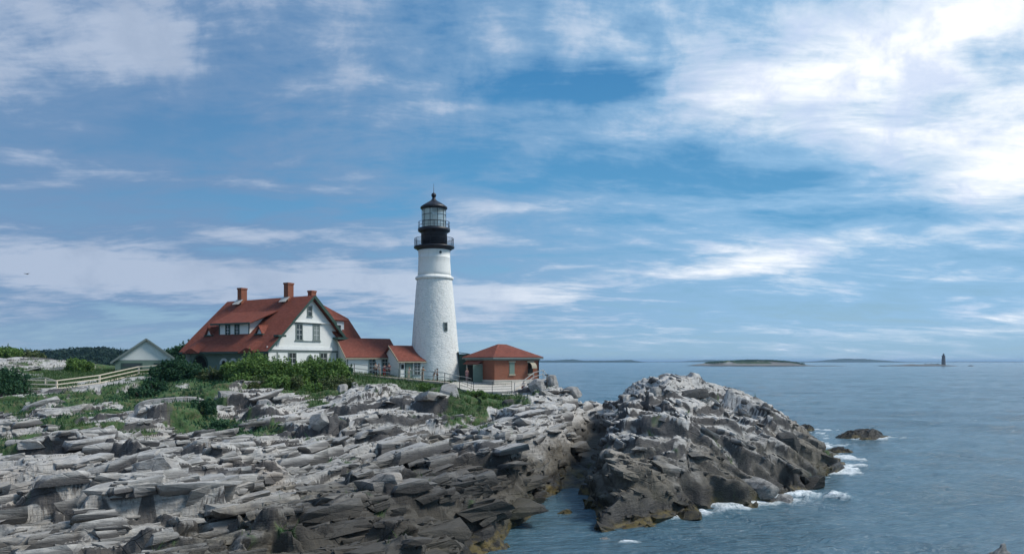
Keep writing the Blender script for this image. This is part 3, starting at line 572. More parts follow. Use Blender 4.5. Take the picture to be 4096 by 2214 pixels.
def slabs(n, lo, hi, seed, thin=.36):
    """loose and half buried slabs of the same rock, bedded like the ledges: vertices (n,26,3), painted side shade (n,26), crag flag"""
    rg = np.random.default_rng(seed); i = rg.integers(8, NR-8, n*4); j = rg.integers(4, NCOL-4, n*4)
    x, y = XX[i, j], YY[i, j]; am = amp_field(x, y); crag = x > split_x(y)
    ok = (am > .5) & (VM[i, j] < .5) & (y < 118) & (FACE_SHADE[i, j] < .35) & (HH[i, j] > .15) & (rg.random(n*4) < np.clip((y/45)**2, .10, 1)*np.where(hi > 2, 1, 1))
    ok &= ~((HH[i, j] < 1.0) & (rg.random(n*4) < .4))
    ok &= (x <= split_x(y)) | ((rg.random(n*4) < .75) & (hi < 3))
    i, j = i[ok][:n], j[ok][:n]; x, y = XX[i, j], YY[i, j]; m_ = len(x); crag = x > split_x(y)
    size = lo*(hi/lo)**(rg.random(m_)**1.5); L_ = size*np.where(crag, rg.uniform(.8, 1.4, m_), rg.uniform(.9, 1.6, m_)); Wd = size*rg.uniform(.5, 1.0, m_); T = size*thin*rg.uniform(.6, 1.25, m_)
    g3 = np.stack(np.meshgrid([-1, 0, 1], [-1, 0, 1], [-1, 0, 1], indexing='ij'), -1).reshape(-1, 3).astype(float); shell = np.abs(g3).max(1) > 0; g3 = g3[shell]
    g = np.repeat(g3[None], m_, 0)
    # each corner of the box is pulled about, edges and faces follow, then a little roughness
    c8 = rg.normal(size=(m_, 2, 2, 2, 3))*.27; wt_ = lambda t, k: (1+t)/2 if k else (1-t)/2
    off = np.zeros_like(g)
    for a in (0, 1):
        for b_ in (0, 1):
            for c_ in (0, 1): off += (wt_(g[..., 0], a)*wt_(g[..., 1], b_)*wt_(g[..., 2], c_))[..., None]*c8[:, a, b_, c_][:, None]
    g = g*(1-.10*(np.abs(g).sum(-1, keepdims=True)-1)*.5)+off+rg.normal(size=g.shape)*.055
    g[..., 2] += .35*g[..., 0]*rg.normal(size=(m_, 1))*.5+.3*g[..., 1]*rg.normal(size=(m_, 1))*.5
    dk = rg.uniform(.3, 1.2, (m_, 1)); face_shade = np.where(g3[:, 2][None] > .5, 0., np.where(g3[:, 2][None] > -.5, .42, .55)*dk)  # slab sides and bottoms painted darker than the tops, as shade
    q = g*np.stack([L_, Wd, T], 1)[:, None]/2
    ang = np.where(crag, R(62), R(43))+(fbm(x*.07, y*.07, 2, 55)-.5)*1.6+rg.normal(size=m_)*.10
    t = np.stack([np.sin(ang), np.cos(ang), np.zeros(m_)], 1); n0 = np.stack([np.where(crag, .34, -.16), np.where(crag, .02, .10), np.ones(m_)], 1)+np.concatenate([(np.stack([fbm(x*.1, y*.1, 2, 57), fbm(x*.1, y*.1, 2, 58)], 1)-.5)*.5+rg.normal(size=(m_, 2))*.045, np.zeros((m_, 1))], 1)
    n0 /= np.linalg.norm(n0, axis=1)[:, None]; t -= n0*(t*n0).sum(1)[:, None]; t /= np.linalg.norm(t, axis=1)[:, None]; b2 = np.cross(n0, t)
    P_ = q[..., :1]*t[:, None]+q[..., 1:2]*b2[:, None]+q[..., 2:]*n0[:, None]
    z = HH[i, j]-T*(rg.uniform(.26, .50, m_)+.08*crag)
    return P_+np.stack([MX[i, j], MY[i, j], z], 1)[:, None], face_shade, crag, rg.uniform(-1, 1, (m_, 1))*np.ones((1, 26)), np.repeat(WETF[i, j][:, None], 26, 1)
def shell_faces():
    pt = [(a, b_, c_) for a in (-1, 0, 1) for b_ in (-1, 0, 1) for c_ in (-1, 0, 1) if (a, b_, c_) != (0, 0, 0)]; ix = {p: k for k, p in enumerate(pt)}; fs = []
    for ax in range(3):
        o1, o2 = [(1, 2), (2, 0), (0, 1)][ax]
        for sg in (-1, 1):
            for u in (-1, 0):
                for v in (-1, 0):
                    q = []
                    for du, dv in ((0, 0), (1, 0), (1, 1), (0, 1)):
                        p = [0, 0, 0]; p[ax] = sg; p[o1] = u+du; p[o2] = v+dv; q.append(ix[tuple(p)])
                    fs.append(q if sg > 0 else q[::-1])
    return np.array(fs)
SF = shell_faces(); SLB = [slabs(260, 1.8, 3.0, 1, .34), slabs(2100, .8, 1.9, 2, .40), slabs(7500, .30, .85, 3, .46)]
def sub_mesh(name, sel, crag):
    q = quads[sel]; used = np.unique(q); remap = np.zeros(NR*NCOL, np.int64); remap[used] = np.arange(len(used))
    V = [np.stack([MX.ravel()[used], MY.ravel()[used], HH.ravel()[used]], 1)]; Fs = [remap[q]]; n0 = len(used)
    veg = [VM.ravel()[used]]; face_shade = [FACE_SHADE.ravel()[used]]; wet = [WETF.ravel()[used]]; tone = [np.zeros(len(used))]; nb = n0; nfb = len(q)
    for P_, shd, cr, tn, wt in SLB:
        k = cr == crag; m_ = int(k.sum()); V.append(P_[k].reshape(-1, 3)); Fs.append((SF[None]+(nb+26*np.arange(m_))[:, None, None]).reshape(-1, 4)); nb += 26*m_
        veg.append(np.zeros(26*m_)); face_shade.append(shd[k].ravel()); wet.append(wt[k].ravel()); tone.append(tn[k].ravel())
    me = np_mesh(name, np.concatenate(V), np.concatenate(Fs), True)
    sm = np.ones(len(me.polygons), bool); sm[nfb:] = False; me.polygons.foreach_set('use_smooth', sm)
    for nm, a_ in (('veg', veg), ('face_shade', face_shade), ('wet', wet), ('tone', tone)): set_attr(me, nm, np.concatenate(a_))
    return me
keep = fmax > -1.2
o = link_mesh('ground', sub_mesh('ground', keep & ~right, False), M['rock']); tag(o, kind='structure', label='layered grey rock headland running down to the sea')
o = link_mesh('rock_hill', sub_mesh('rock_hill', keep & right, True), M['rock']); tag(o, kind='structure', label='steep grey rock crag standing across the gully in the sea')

# ------------------------------------------------------------------ sea
NR2, NC2 = 950, 1000
D2 = np.exp(np.linspace(math.log(9), math.log(60000), NR2)); R2 = np.linspace(-1.25, 1.25, NC2)
Y2 = np.repeat(D2[:, None], NC2, 1); X2 = Y2*R2[None]
def waves(x, y):
    h = np.zeros_like(x); rg = np.random.default_rng(4)
    for k in range(26):
        L_ = .8*1.17**k*.9; th = R(-100)+rg.normal()*.55; a = .0105*L_**.72
        ph = rg.random()*6.28; wx, wy = math.cos(th), math.sin(th)
        q = (x*wx+y*wy)*6.2832/L_+ph+1.3*fbm(x/L_/5, y/L_/5, 2, k)
        fade = np.clip(1-(y/ (L_*170)), 0, 1)
        h += a*(1-np.abs(np.sin(q/2)))*fade*1.2 if k % 2 else a*np.sin(q)*fade
    return h
WH = waves(X2.ravel(), Y2.ravel()).reshape(X2.shape)
inb = (Y2 < 232)
TB = np.where(inb, base_h(X2.ravel(), Y2.ravel()).reshape(X2.shape), -5)
FX = [(3010, 2012, 7, 2.0, 1.0), (2880, 2035, 4.0, 1.7, 1.2), (3230, 2000, 6, 1.5, .9), (3350, 1900, 5, 3, .9), (3440, 1880, 2.5, 2, .7), (3400, 1840, 4, 4, .9), (3330, 1790, 4, 4, .8), (3300, 1725, 3.5, 3, 1), (3400, 1888, 2, 1, .8),
      (2670, 2080, 1.5, 1.2, .9), (2520, 2165, 1.8, .7, 1.0), (3490, 1762, 5, 1.6, 1.1), (3580, 1758, 3, 2, .9), (2790, 2060, 1.6, 1, .9)]
fo = np.zeros_like(X2)
for p, q, a, b_, s_ in FX:
    D = CZ*F/(q-HY); x0 = (p-2048)/F*D
    fo = np.maximum(fo, s_*np.exp(-((X2-x0)/a*1.3)**2-((Y2-D)/b_*1.3)**2))
fn = fbm(X2.ravel()*.8, Y2.ravel()*1.6, 5, 31).reshape(X2.shape)
shore = sstep(TB, -1.1, -.15)*sstep(X2, 8, 16)
foam = sstep(fo*.9+shore*.42+(fn-.5)*1.9, .55, 1.05)
WH = WH+foam*.07+.22*fo*sstep(fn, .45, .7)
WH = WH*(.35+.65*sstep(X2-4, 0, 6))
me = np_mesh('sea', np.stack([X2.ravel(), Y2.ravel(), WH.ravel()], 1), np.stack([a_ for a_ in (lambda f: (f, f+1, f+NC2+1, f+NC2))(np.arange(NR2*NC2).reshape(NR2, NC2)[:-1, :-1])], -1).reshape(-1, 4), True)
set_attr(me, 'foam', foam.ravel())
def seamat():
    m_, t, b = mat('sea_water', (.02, .07, .09), .12, spec=.5); b.inputs['IOR'].default_value = 1.33
    g = t.new('ShaderNodeNewGeometry').outputs['Position']; at = t.new('ShaderNodeAttribute'); at.attribute_name = 'foam'
    n1_ = t.noise(t.mapping(g, (.9, 2.0, 1), (0, 0, R(8))), 1.0, 6, .6, .3); n2_ = t.noise(t.mapping(g, (.10, .26, 1), (0, 0, R(-5))), 1.0, 5, .6, .4); n3_ = t.noise(t.mapping(g, (.004, .016, 1)), 1.0, 5, .6)
    n4_ = t.noise(g, 5.5, 4, .6)
    c1 = t.mix(t.ss(n3_, .35, .65), (.065, .13, .175), (.075, .15, .195))
    fm = t.m('MULTIPLY', at.outputs['Fac'], t.ss(t.m('ADD', t.m('MULTIPLY', n4_, .6), t.m('MULTIPLY', n1_, .4)), .36, .56, .25, 1))
    c1 = t.mix(t.m('MULTIPLY', at.outputs['Fac'], .5), c1, (.12, .24, .27))
    t.l.new(t.mix(fm, c1, (.80, .84, .86)), b.inputs['Base Color'])
    t.l.new(t.ss(fm, 0, .6, .14, .8), b.inputs['Roughness'])
    h = t.m('ADD', t.m('ADD', t.m('MULTIPLY', n1_, .36), t.m('MULTIPLY', n4_, .06)), t.m('MULTIPLY', n2_, 1.5))
    bump(t, b, h, 1.0, 1.0); return m_
M['sea'] = seamat()
tag(link_mesh('sea', me, M['sea']), kind='structure', label='blue rippled sea reaching the horizon with foam along the rocks')

# ------------------------------------------------------------------ rocks standing on their own
def rock_mesh(name, sx, sy, sz, seed, cuts=11, sub=5, rough=.035, flat=False):
    bm = bmesh.new(); bmesh.ops.create_icosphere(bm, subdivisions=sub, radius=1.0)
    rg = random.Random(seed); planes = []
    for k in range(cuts):
        n = Vector((rg.gauss(0, 1), rg.gauss(0, 1), rg.gauss(0, 1)*.8)).normalized(); planes.append((n, rg.uniform(.66, 1.0)))
    for v in bm.verts:
        p = Vector([math.copysign(abs(c_)**.6, c_) for c_ in v.co])
        for n, d in planes:
            e = p.dot(n)-d
            if e > 0: p -= n*e
        v.co = p
    co = np.array([v.co[:] for v in bm.verts]); f = (fbm(co[:, 0]*3+seed, co[:, 1]*3+co[:, 2]*2.3, 4, seed)-.5)*rough*2
    for v, q in zip(bm.verts, f):
        v.co = v.co*(1+q); v.co.x *= sx; v.co.y *= sy; v.co.z *= sz
    me = bpy.data.meshes.new(name); bm.to_mesh(me); bm.free(); set_attr(me, 'veg', np.zeros(len(me.vertices))); return me
def boulder(px, py, w_, h_, label, seed, mt='boulder', dep=None, rz=0., tilt=.1, group='loose boulders on the ledges'):
    x, y = ground_hit(px, py); z = gzf(x, y)
    o = link_mesh('boulder', rock_mesh('boulder', w_/2, (dep or w_)/2, h_*.62, seed), M[mt])
    o.location = (x, y, z+h_*.12); o.rotation_euler = (tilt*.5, tilt, rz)
    return tag(o, label, 'boulder', group)
BL = [
 (620, 1960, 2.6, 1.1, 'large tan boulder with a dark underside near the lower left', 1, 'boulder', 2.2),
 (70, 1855, 1.9, .7, 'flat beige slab boulder at the left edge below the dark ledge', 2, 'boulder', 1.4),
 (690, 1650, 6.2, 2.0, 'broad hump of rock half black half beige above the grass tuft', 3, 'boulder', 3.2),
 (1060, 1625, 1.9, 1.3, 'dark blocky boulder in the ledge below the big shrubs', 4, 'boulder', 1.5),
 (930, 1600, 3.4, 1.5, 'grey boulder with black split faces under the shrubs', 5, 'boulder', 2),
 (1420, 1535, 1.5, 1.1, 'upright pale slab poking out of the grass below the white house', 6, 'boulder', 1.0),
 (1370, 1545, 1.8, 1.0, 'pale leaning slab left of the upright slab on the grass bank', 7, 'boulder', 1.2),
 (1530, 1610, 1.8, 1.1, 'grey angular boulder with a dark left face below the grass bank', 8, 'boulder', 1.5),
 (1800, 1620, 2.6, 1.8, 'large rounded boulder with a dark hollow left of the bright grass', 9, 'boulder', 2.2),
 (2035, 1605, 1.4, 1.0, 'nearly black boulder under the concrete footing', 10, 'seaweed_rock', 1.2),
 (2150, 1545, 2.3, 1.5, 'pale blocky boulder below the fence on the point', 11, 'boulder', 2),
 (2210, 1520, 1.6, 2.0, 'tall pale split rock at the seaward end of the fence', 12, 'boulder', 1.4),
 (2290, 1580, 2.2, 1.1, 'white topped block overhanging the gully at the cliff end', 13, 'boulder', 1.8),
 (1290, 1740, 1.9, 1.2, 'dark upright block beside a black cleft mid slope', 14, 'boulder', 1.5),
 (1540, 1990, 1.9, .8, 'pale triangular block in the middle of the lower slope', 15, 'boulder', 1.5),
 (2620, 1600, 1.5, 1.0, 'dark square block on the left shoulder of the crag', 16, 'boulder', 1.2),
 (2770, 1572, 2.8, .9, 'long dark block set just under the top of the crag', 17, 'seaweed_rock', 1.6),
 (2835, 1565, 1.3, 1.1, 'black cube of rock at the right end of the crag top', 18, 'seaweed_rock', 1.2),
 (3150, 1800, 2.2, 1.6, 'dark green stained block on the right flank of the crag', 19, 'seaweed_rock', 1.6),
 (3010, 1905, 3.6, 1.2, 'long rounded beige boulder low on the crag front', 20, 'boulder', 2.0),
 (3130, 2000, 1.6, .9, 'rounded grey boulder at the waterline right of the crag front', 21, 'boulder', 1.4),
 (2750, 2045, 1.7, .8, 'low wet boulder in the surf below the crag', 22, 'seaweed_rock', 1.4),
 (2350, 1990, 2.0, 1.5, 'black wet boulder at the left foot of the crag', 23, 'seaweed_rock', 1.6),
 (3240, 1930, 2.6, .9, 'reddish brown wet rock between the crag and its pointed tip', 24, 'seaweed_rock', 1.8)]
for i, b_ in enumerate(BL): boulder(b_[0], b_[1], b_[2], b_[3], b_[4], b_[5], b_[6], b_[7], rz=(i*1.7) % 3, tilt=((i*37) % 10-5)*.05)
def sea_rock(px, py, w_, d_, h_, seed, label, mt='seaweed_rock', zoff=0):
    D = CZ*F/(py-HY); x = (px-2048)/F*D
    n = 110; u = np.linspace(-1, 1, n); U, V_ = np.meshgrid(u, u); rg = np.random.default_rng(seed)
    r_ = np.sqrt(U**2+V_**2); prof = np.clip(1-r_**2.2, -.5, 1)
    xs = (U*w_/2).ravel(); ys = (V_*d_/2).ravel()
    b1, e, _ = blocks(xs+seed*9, ys, w_*.3, w_*.14, 1.0, seed, .6, .5, .34, .1, .3, .15); b2_, e2, _ = blocks(xs+seed*5, ys, w_*.11, w_*.06, 1.1, seed+2, .3, .9, .14, .1, .3, .2)
    H = prof.ravel()*h_*(.95)+h_*(b1+b2_)*1.1+h_*.25*(fbm(xs*.8+seed, ys*.8, 4, seed)-.5)-h_*.06*(1-sstep(e, 0, .1))+h_*.25*np.exp(-((U.ravel()-.25)/.4)**2)*(prof.ravel() > 0)
    f = np.arange(n*n).reshape(n, n)[:-1, :-1]
    me = np_mesh('sea_rock', np.stack([xs, ys, H-.1], 1), np.stack([f, f+1, f+n+1, f+n], -1).reshape(-1, 4)); set_attr(me, 'veg', np.zeros(n*n))
    o = link_mesh('sea_rock', me, M[mt]); o.location = (x, D+d_*.35, zoff)
    return tag(o, label, 'rock', 'rocks standing in the sea')
sea_rock(3478, 1762, 7.6, 4.5, 1.25, 3, 'low black rock islet with foam at its foot, off the crag')
sea_rock(4040, 2345, 2.6, 1.8, 1.15, 5, 'pale rock top at the bottom right corner of the water', 'boulder', .2)
sea_rock(2420, 2160, 1.0, .7, .18, 7, 'tiny ochre rock awash in front of the crag', 'boulder')
sea_rock(3235, 1730, 3.4, 3.4, .9, 8, 'reddish low rock behind the right end of the crag')
sea_rock(3370, 1815, 3.4, 2.6, .7, 9, 'low dark rock beside the surf right of the crag')
sea_rock(3250, 1958, 3.0, 2.0, .6, 10, 'brown rock shelf in the surf below the crag tip')
sea_rock(2750, 2075, 2.6, 1.8, .8, 12, 'wet grey rock lying in foam before the crag')
sea_rock(2260, 2062, 1.5, 1.1, .35, 13, 'small brown rock in the calm pool of the gully')

# ------------------------------------------------------------------ vegetation
def leaves(pts, size, up=.5, seed=0):
    rg = np.random.default_rng(seed); n = len(pts)
    a = rg.normal(size=(n, 3)); a[:, 2] *= up; a /= np.linalg.norm(a, axis=1)[:, None]
    b_ = rg.normal(size=(n, 3)); b_ -= (b_*a).sum(1)[:, None]*a; b_ /= np.linalg.norm(b_, axis=1)[:, None]
    s_ = (size*(.6+.8*rg.random(n)))[:, None]
    V = np.stack([pts-a*s_, pts-b_*s_*.55, pts+a*s_, pts+b_*s_*.55], 1).reshape(-1, 3)
    return V, np.arange(4*n).reshape(n, 4)
def shrub_cloud(w_, d_, h_, n, seed, size=.1):
    rg = np.random.default_rng(seed); k = max(7, int(w_*h_*2.2)); cs = []
    for i in range(k):
        a = rg.random()*6.28; r_ = rg.random()**.5; zc = rg.uniform(.15, .9)
        cs.append((math.cos(a)*r_*w_*.42*(1.15-zc*.6), math.sin(a)*r_*d_*.42*(1.15-zc*.6), zc*h_*rg.uniform(.75, 1.0), rg.uniform(.14, .26)*min(w_, h_*1.6)))
    c = np.array(cs); pick = rg.integers(0, k, n); v = rg.normal(size=(n, 3)); v /= np.linalg.norm(v, axis=1)[:, None]
    rad = c[pick, 3]*(rg.random(n)**.33)*(.85+.3*rg.random(n)); p = c[pick, :3]+v*rad[:, None]
    q = int(n*.05); ns = max(6, int(w_*6)); a = rg.random(ns)*6.28; rr = rg.random(ns)**.5; top = np.stack([np.cos(a)*rr*w_*.42, np.sin(a)*rr*d_*.42, h_*(1.12-.5*rr*rr+.28*rg.random(ns))], 1)
    k2 = rg.integers(0, ns, q); f_ = rg.random(q)**.6; p[:q] = top[k2]*np.stack([.75+.25*f_, .75+.25*f_, .45+.55*f_], 1)+rg.normal(size=(q, 3))*.05      # long shoots
    p[:, 2] = np.abs(p[:, 2]); return leaves(p, np.full(n, size), .8, seed)
def shrub(px, py, w_, h_, label, mt='leaf', seed=0, d_=None, D=None, n=None, cat='shrub', name='shrub', group='shrubs on the headland', size=.13):
    if D is None: x, y = ground_hit(px, py)
    else: x, y = (px-2048)/F*D, D
    z = gzf(x, y)-.1; d_ = d_ or w_*.8
    t_ = empty(name, (x, y, z), label, cat, group)
    V, Fq = shrub_cloud(w_, d_, h_, n or int(900*w_*h_**.8+800), seed, size)
    link_mesh('foliage', np_mesh('foliage', V, Fq), M[mt], t_)
    m_ = MB(); rg = random.Random(seed)
    for k in range(5):
        a = rg.random()*6.28; m_.bar((0, 0, 0), (math.cos(a)*w_*.25, math.sin(a)*d_*.25, h_*rg.uniform(.5, .75)), .05, .05)
    m_.build('stem', M['bark'], t_, loc=(0, 0, 0))
    return t_
S = [  # px, py, width, height, label, material
 (700, 1500, 5.2, 2.1, 'dark green shrub at the right end of the white rail fence', 'leafdark', 91),
 (775, 1510, 4.0, 1.8, 'dark bush left of the big bright shrubs under the house eave', 'leafdark', 91),
 (640, 1520, 3.2, 1.6, 'low dark shrub against the end of the rail fence', 'leafdark', 90),
 (850, 1530, 4.4, 1.4, 'olive shrub in front of the arched porch', 'leafolive', 90),
 (940, 1530, 4.4, 2.1, 'tall green shrub under the left corner of the gable', 'leaf', 90),
 (1020, 1530, 5.2, 3.5, 'tallest bright green shrub before the house corner', 'leaf', 89),
 (1100, 1535, 5.0, 3.0, 'dense green shrub in front of the left lower window', 'leaf', 89),
 (1180, 1540, 4.2, 2.7, 'leafy shrub below the window left of the round window', 'leaf', 89),
 (1260, 1540, 4.4, 2.7, 'tall green shrub below the round window', 'leaf', 90),
 (1335, 1535, 4.0, 2.6, 'green shrub at the right end of the row by the path fence', 'leaf', 90),
 (1385, 1520, 2.4, 1.7, 'small dark round bush where the path fence begins', 'leafdark', 92),
 (980, 1560, 4.6, 1.9, 'green brush low on the bank under the tall shrub at the gable corner', 'leaf', 87),
 (1110, 1575, 3.8, 1.5, 'green brush hanging over the ledge between two patches of olive brush', 'leaf', 84.5),
 (1240, 1575, 4.2, 1.6, 'green brush low on the bank below the round window', 'leaf', 86),
 (1370, 1560, 3.6, 1.3, 'olive brush where the grass bank meets the row of shrubs', 'leafolive', 88),
 (560, 1600, 4.6, 1.0, 'dark creeper mound on the rocks under the rail fence', 'leafdark', 78),
 (660, 1620, 3.6, .9, 'dark creeper mound left of the half black hump of rock', 'leafdark', 73),
 (200, 1750, 3.0, .5, 'tall grassy tuft above the dark ledge at the left', 'leaf', 56),
 (1900, 1640, 3.0, .8, 'bright green weeds in the hollow below the paved yard', 'leaf', 80),
 (1960, 1600, 3.2, .8, 'bright green weeds against the wall of the paved yard', 'leaf', 86),
 (1050, 1560, 4.2, 1.8, 'olive brush spilling over the rocks below the tallest shrub', 'leafolive', 86),
 (1180, 1565, 4.0, 1.7, 'low olive brush above the ledge below the row of shrubs', 'leafolive', 86),
 (1310, 1560, 3.4, 1.6, 'low green brush at the right foot of the row of shrubs', 'leafolive', 87),
 (880, 1545, 3.6, 1.5, 'low dark brush above the split grey boulder', 'leafdark', 87),
 (40, 1570, 5.5, 2.3, 'dark shrub at the left edge of the picture by the rail fence', 'leafdark', 84),
 (-60, 1570, 5.5, 3.0, 'dark shrub partly outside the left edge', 'leafdark', 82),
 (305, 1475, 3.8, 1.9, 'round green bush beside the far grey outcrop', 'leaf', 112),
 (345, 1480, 2.6, 1.5, 'small green bush right of the round bush by the outcrop', 'leaf', 112),
 (810, 1650, 2.6, 1.3, 'dark creeping bush beside the half black hump of rock', 'leafdark', 66),
 (880, 1690, 4.2, .9, 'dark spreading juniper on the mid slope', 'leafdark', 61),
 (620, 1560, 4.0, 1.3, 'dark low shrub below the right end of the rail fence', 'leafdark', 84),
 (1700, 1560, 2.6, .9, 'low green bush on the grass bank below the tower', 'leaf', 88),
 (1800, 1560, 2.2, .8, 'dark low bush at the right end of the grass bank', 'leafdark', 88),
]
for i, s_ in enumerate(S): shrub(s_[0], s_[1], s_[2], s_[3], s_[4], s_[5], 100+i, D=s_[6])

def scatter(mask_fn, n, hmin, hmax, wd, name, mt, label, seed, cl):
    rg = np.random.default_rng(seed)
    i = rg.integers(0, NR, n*6); j = rg.integers(0, NCOL, n*6)
    wgt = VM[i, j]*mask_fn(i, j); w2 = (YY[i, j]/90)**1.0
    sel = rg.random(n*6) < wgt*np.clip(w2, .15, 1); i = i[sel][:n]; j = j[sel][:n]; m_ = len(i)
    x = XX[i, j]+rg.normal(size=m_)*.1; y = YY[i, j]+rg.normal(size=m_)*.1; z = gz(x, y)-.03
    hgt = rg.uniform(hmin, hmax, m_)*(.55+.9*fbm(x*.8, y*.8, 3, 3)); a = rg.random(m_)*6.28
    sc_ = np.clip(y/60, .5, 1.4)
    dx = np.cos(a)*wd*sc_; dy = np.sin(a)*wd*sc_; lx = rg.normal(size=m_)*hgt*.4; ly = rg.normal(size=m_)*hgt*.4
    V = np.stack([np.stack([x-dx, y-dy, z], 1), np.stack([x+dx, y+dy, z], 1), np.stack([x+lx, y+ly, z+hgt], 1)], 1).reshape(-1, 3)
    o = link_mesh(name, np_mesh(name, V, np.arange(3*m_).reshape(m_, 3)), M[mt]); tag(o, label, cl, kind='stuff')
scatter(lambda i, j: (DKM[i, j] < .5)*(YY[i, j] < 125), 130000, .22, .55, .035, 'grass', 'grass', 'green grass growing on the banks and in rock pockets', 1, 'grass')
scatter(lambda i, j: (DKM[i, j] > .5)*(YY[i, j] < 125), 70000, .15, .45, .06, 'ground_cover', 'grassdark', 'dark creeping ground cover among the rocks on the left', 2, 'ground cover')

# far woods behind the headland and nearer trees
def land_sheet(name, x0, x1, y0, y1, nx, ny, hf, mt, label, kind='structure', loc=(0, 0, 0)):
    xs = np.linspace(x0, x1, nx); ys = np.linspace(y0, y1, ny); Xg, Yg = np.meshgrid(xs, ys); H = hf(Xg.ravel(), Yg.ravel())
    f = np.arange(nx*ny).reshape(ny, nx)[:-1, :-1]
    me = np_mesh(name, np.stack([Xg.ravel(), Yg.ravel(), H], 1), np.stack([f, f+1, f+nx+1, f+nx], -1).reshape(-1, 4), True); set_attr(me, 'veg', np.ones(nx*ny))
    o = link_mesh(name, me, mt); tag(o, label, kind=kind); return o
def hill_h(x, y):
    t = x/y*F+2048
    top = np.interp(t, [-1500, 0, 150, 330, 480, 700, 1100, 1500], [1.0, .5, .62, 1.0, .85, .8, .6, 0])
    return 6.2+8.5*top*sstep(y, 380, 620)*(1-sstep(y, 700, 900))*(.85+.3*fbm(x*.012, y*.012, 3, 8))-9*sstep(t, 1250, 1500)
land_sheet('hills', -1100, 60, 228, 900, 220, 120, hill_h, M['rock_far'], 'low wooded ground far behind the house')
rgf = np.random.default_rng(9); nf = 26000
tt = rgf.uniform(-.95, -.28, nf*2); yy_ = rgf.uniform(330, 700, nf*2); xx_ = tt*yy_; hz = hill_h(xx_, yy_)
crown = fbm(xx_*.11, yy_*.11, 3, 12); zt = hz+rgf.random(nf*2)**.5*(1.5+6*sstep(crown, .3, .7))*np.clip((yy_-330)/150, .25, 1)
V, Fq = leaves(np.stack([xx_, yy_, zt], 1), np.full(nf*2, 1.1), .8, 3)
tag(link_mesh('forest', np_mesh('forest', V, Fq), M['forest']), 'dark wooded shore far off behind the garage', 'forest', kind='stuff')
def tree(px, D, h_, w_, label, seed, mt='leafdark'):
    x = (px-2048)/F*D; z = gzf(x, D)-.2; t_ = empty('tree', (x, D, z), label, 'tree', 'trees behind the buildings')
    V, Fq = shrub_cloud(w_, w_, h_*.72, int(1500*w_), seed, .22); V[:, 2] += h_*.28
    link_mesh('crown', np_mesh('crown', V, Fq), M[mt], t_)
    m_ = MB(); m_.lathe([(.22, 0), (.17, h_*.3), (.09, h_*.7)], 10)
    for k in range(5):
        a = k*1.3+seed; m_.bar((0, 0, h_*.3+k*.25), (math.cos(a)*w_*.3, math.sin(a)*w_*.3, h_*.6), .08)
    m_.build('trunk', M['bark'], t_, loc=(0, 0, 0))
tree(735, 128, 4.2, 4.5, 'leafy tree peeking out between the garage and the house', 1)
tree(775, 132, 4.6, 5.0, 'dark tree behind the left corner of the house roof', 2)
tree(690, 135, 3.6, 4.2, 'low tree just right of the garage roof', 3)
tree(20, 152, 3.4, 8, 'low green tree on the skyline at the left edge', 4, 'leaf')
tree(110, 156, 3.0, 8, 'green thicket tree on the skyline above the far outcrop', 5, 'leafolive')
tree(-60, 150, 3.4, 8, 'skyline tree partly outside the left edge', 6, 'leaf')

# ------------------------------------------------------------------ building kit
class Plane:
    """a wall plane: s runs along t, z is height, n points outward"""
    def __init__(s_, o, t, flip=False):
        s_.o = Vector((o[0], o[1], 0)); s_.t = Vector((t[0], t[1], 0)).normalized(); n = Vector((s_.t.y, -s_.t.x, 0)); s_.n = -n if flip else n
    def p(s_, a, z, out=0): q = s_.o+s_.t*a+s_.n*out; return (q.x, q.y, z)
    def box(s_, m_, a0, a1, z0, z1, o0, o1):
        m_.box6([s_.p(a0, z0, o0), s_.p(a1, z0, o0), s_.p(a1, z0, o1), s_.p(a0, z0, o1), s_.p(a0, z1, o0), s_.p(a1, z1, o0), s_.p(a1, z1, o1), s_.p(a0, z1, o1)])
def window(pl, a0, a1, z0, z1, parent, trim='grey_trim', glass='glass', mull=1, rails=2, tw=.14, sill=True):
    m_ = MB()
    pl.box(m_, a0, a0+tw, z0, z1, .005, .09); pl.box(m_, a1-tw, a1, z0, z1, .005, .09)
    pl.box(m_, a0+tw, a1-tw, z1-tw, z1, .007, .10); pl.box(m_, a0-.06, a1+.06, z0-.08, z0+.06, .003, .14 if sill else .1)
    o = m_.build('window', M[trim], parent)
    m_ = MB(); iw = a1-a0-2*tw; ih = z1-tw-z0-.06
    for k in range(1, rails+1):
        zz = z0+.06+ih*k/(rails+1); pl.box(m_, a0+tw, a1-tw, zz-.022, zz+.022, .03, .06)
    for k in range(1, mull+1):
        aa = a0+tw+iw*k/(mull+1); pl.box(m_, aa-.018, aa+.018, z0+.06, z1-tw, .032, .056)
    m_.build('sash', M['white_trim'], o, loc=parent_world(parent))
    m_ = MB(); m_.poly([pl.p(a0+tw, z0+.06, .025), pl.p(a1-tw, z0+.06, .025), pl.p(a1-tw, z1-tw, .025), pl.p(a0+tw, z1-tw, .025)])
    m_.build('pane', M[glass], o, loc=parent_world(parent))
    return o
def wall(parent, polys, mt, name='wall'):
    m_ = MB()
    for q in polys: m_.poly(q)
    return m_.build(name, M[mt], parent)
def roof(parent, slabs, mt='roof', th=.16, name='roof'):
    m_ = MB()
    for q in slabs: m_.slab(q, th)
    return m_.build(name, M[mt], parent)

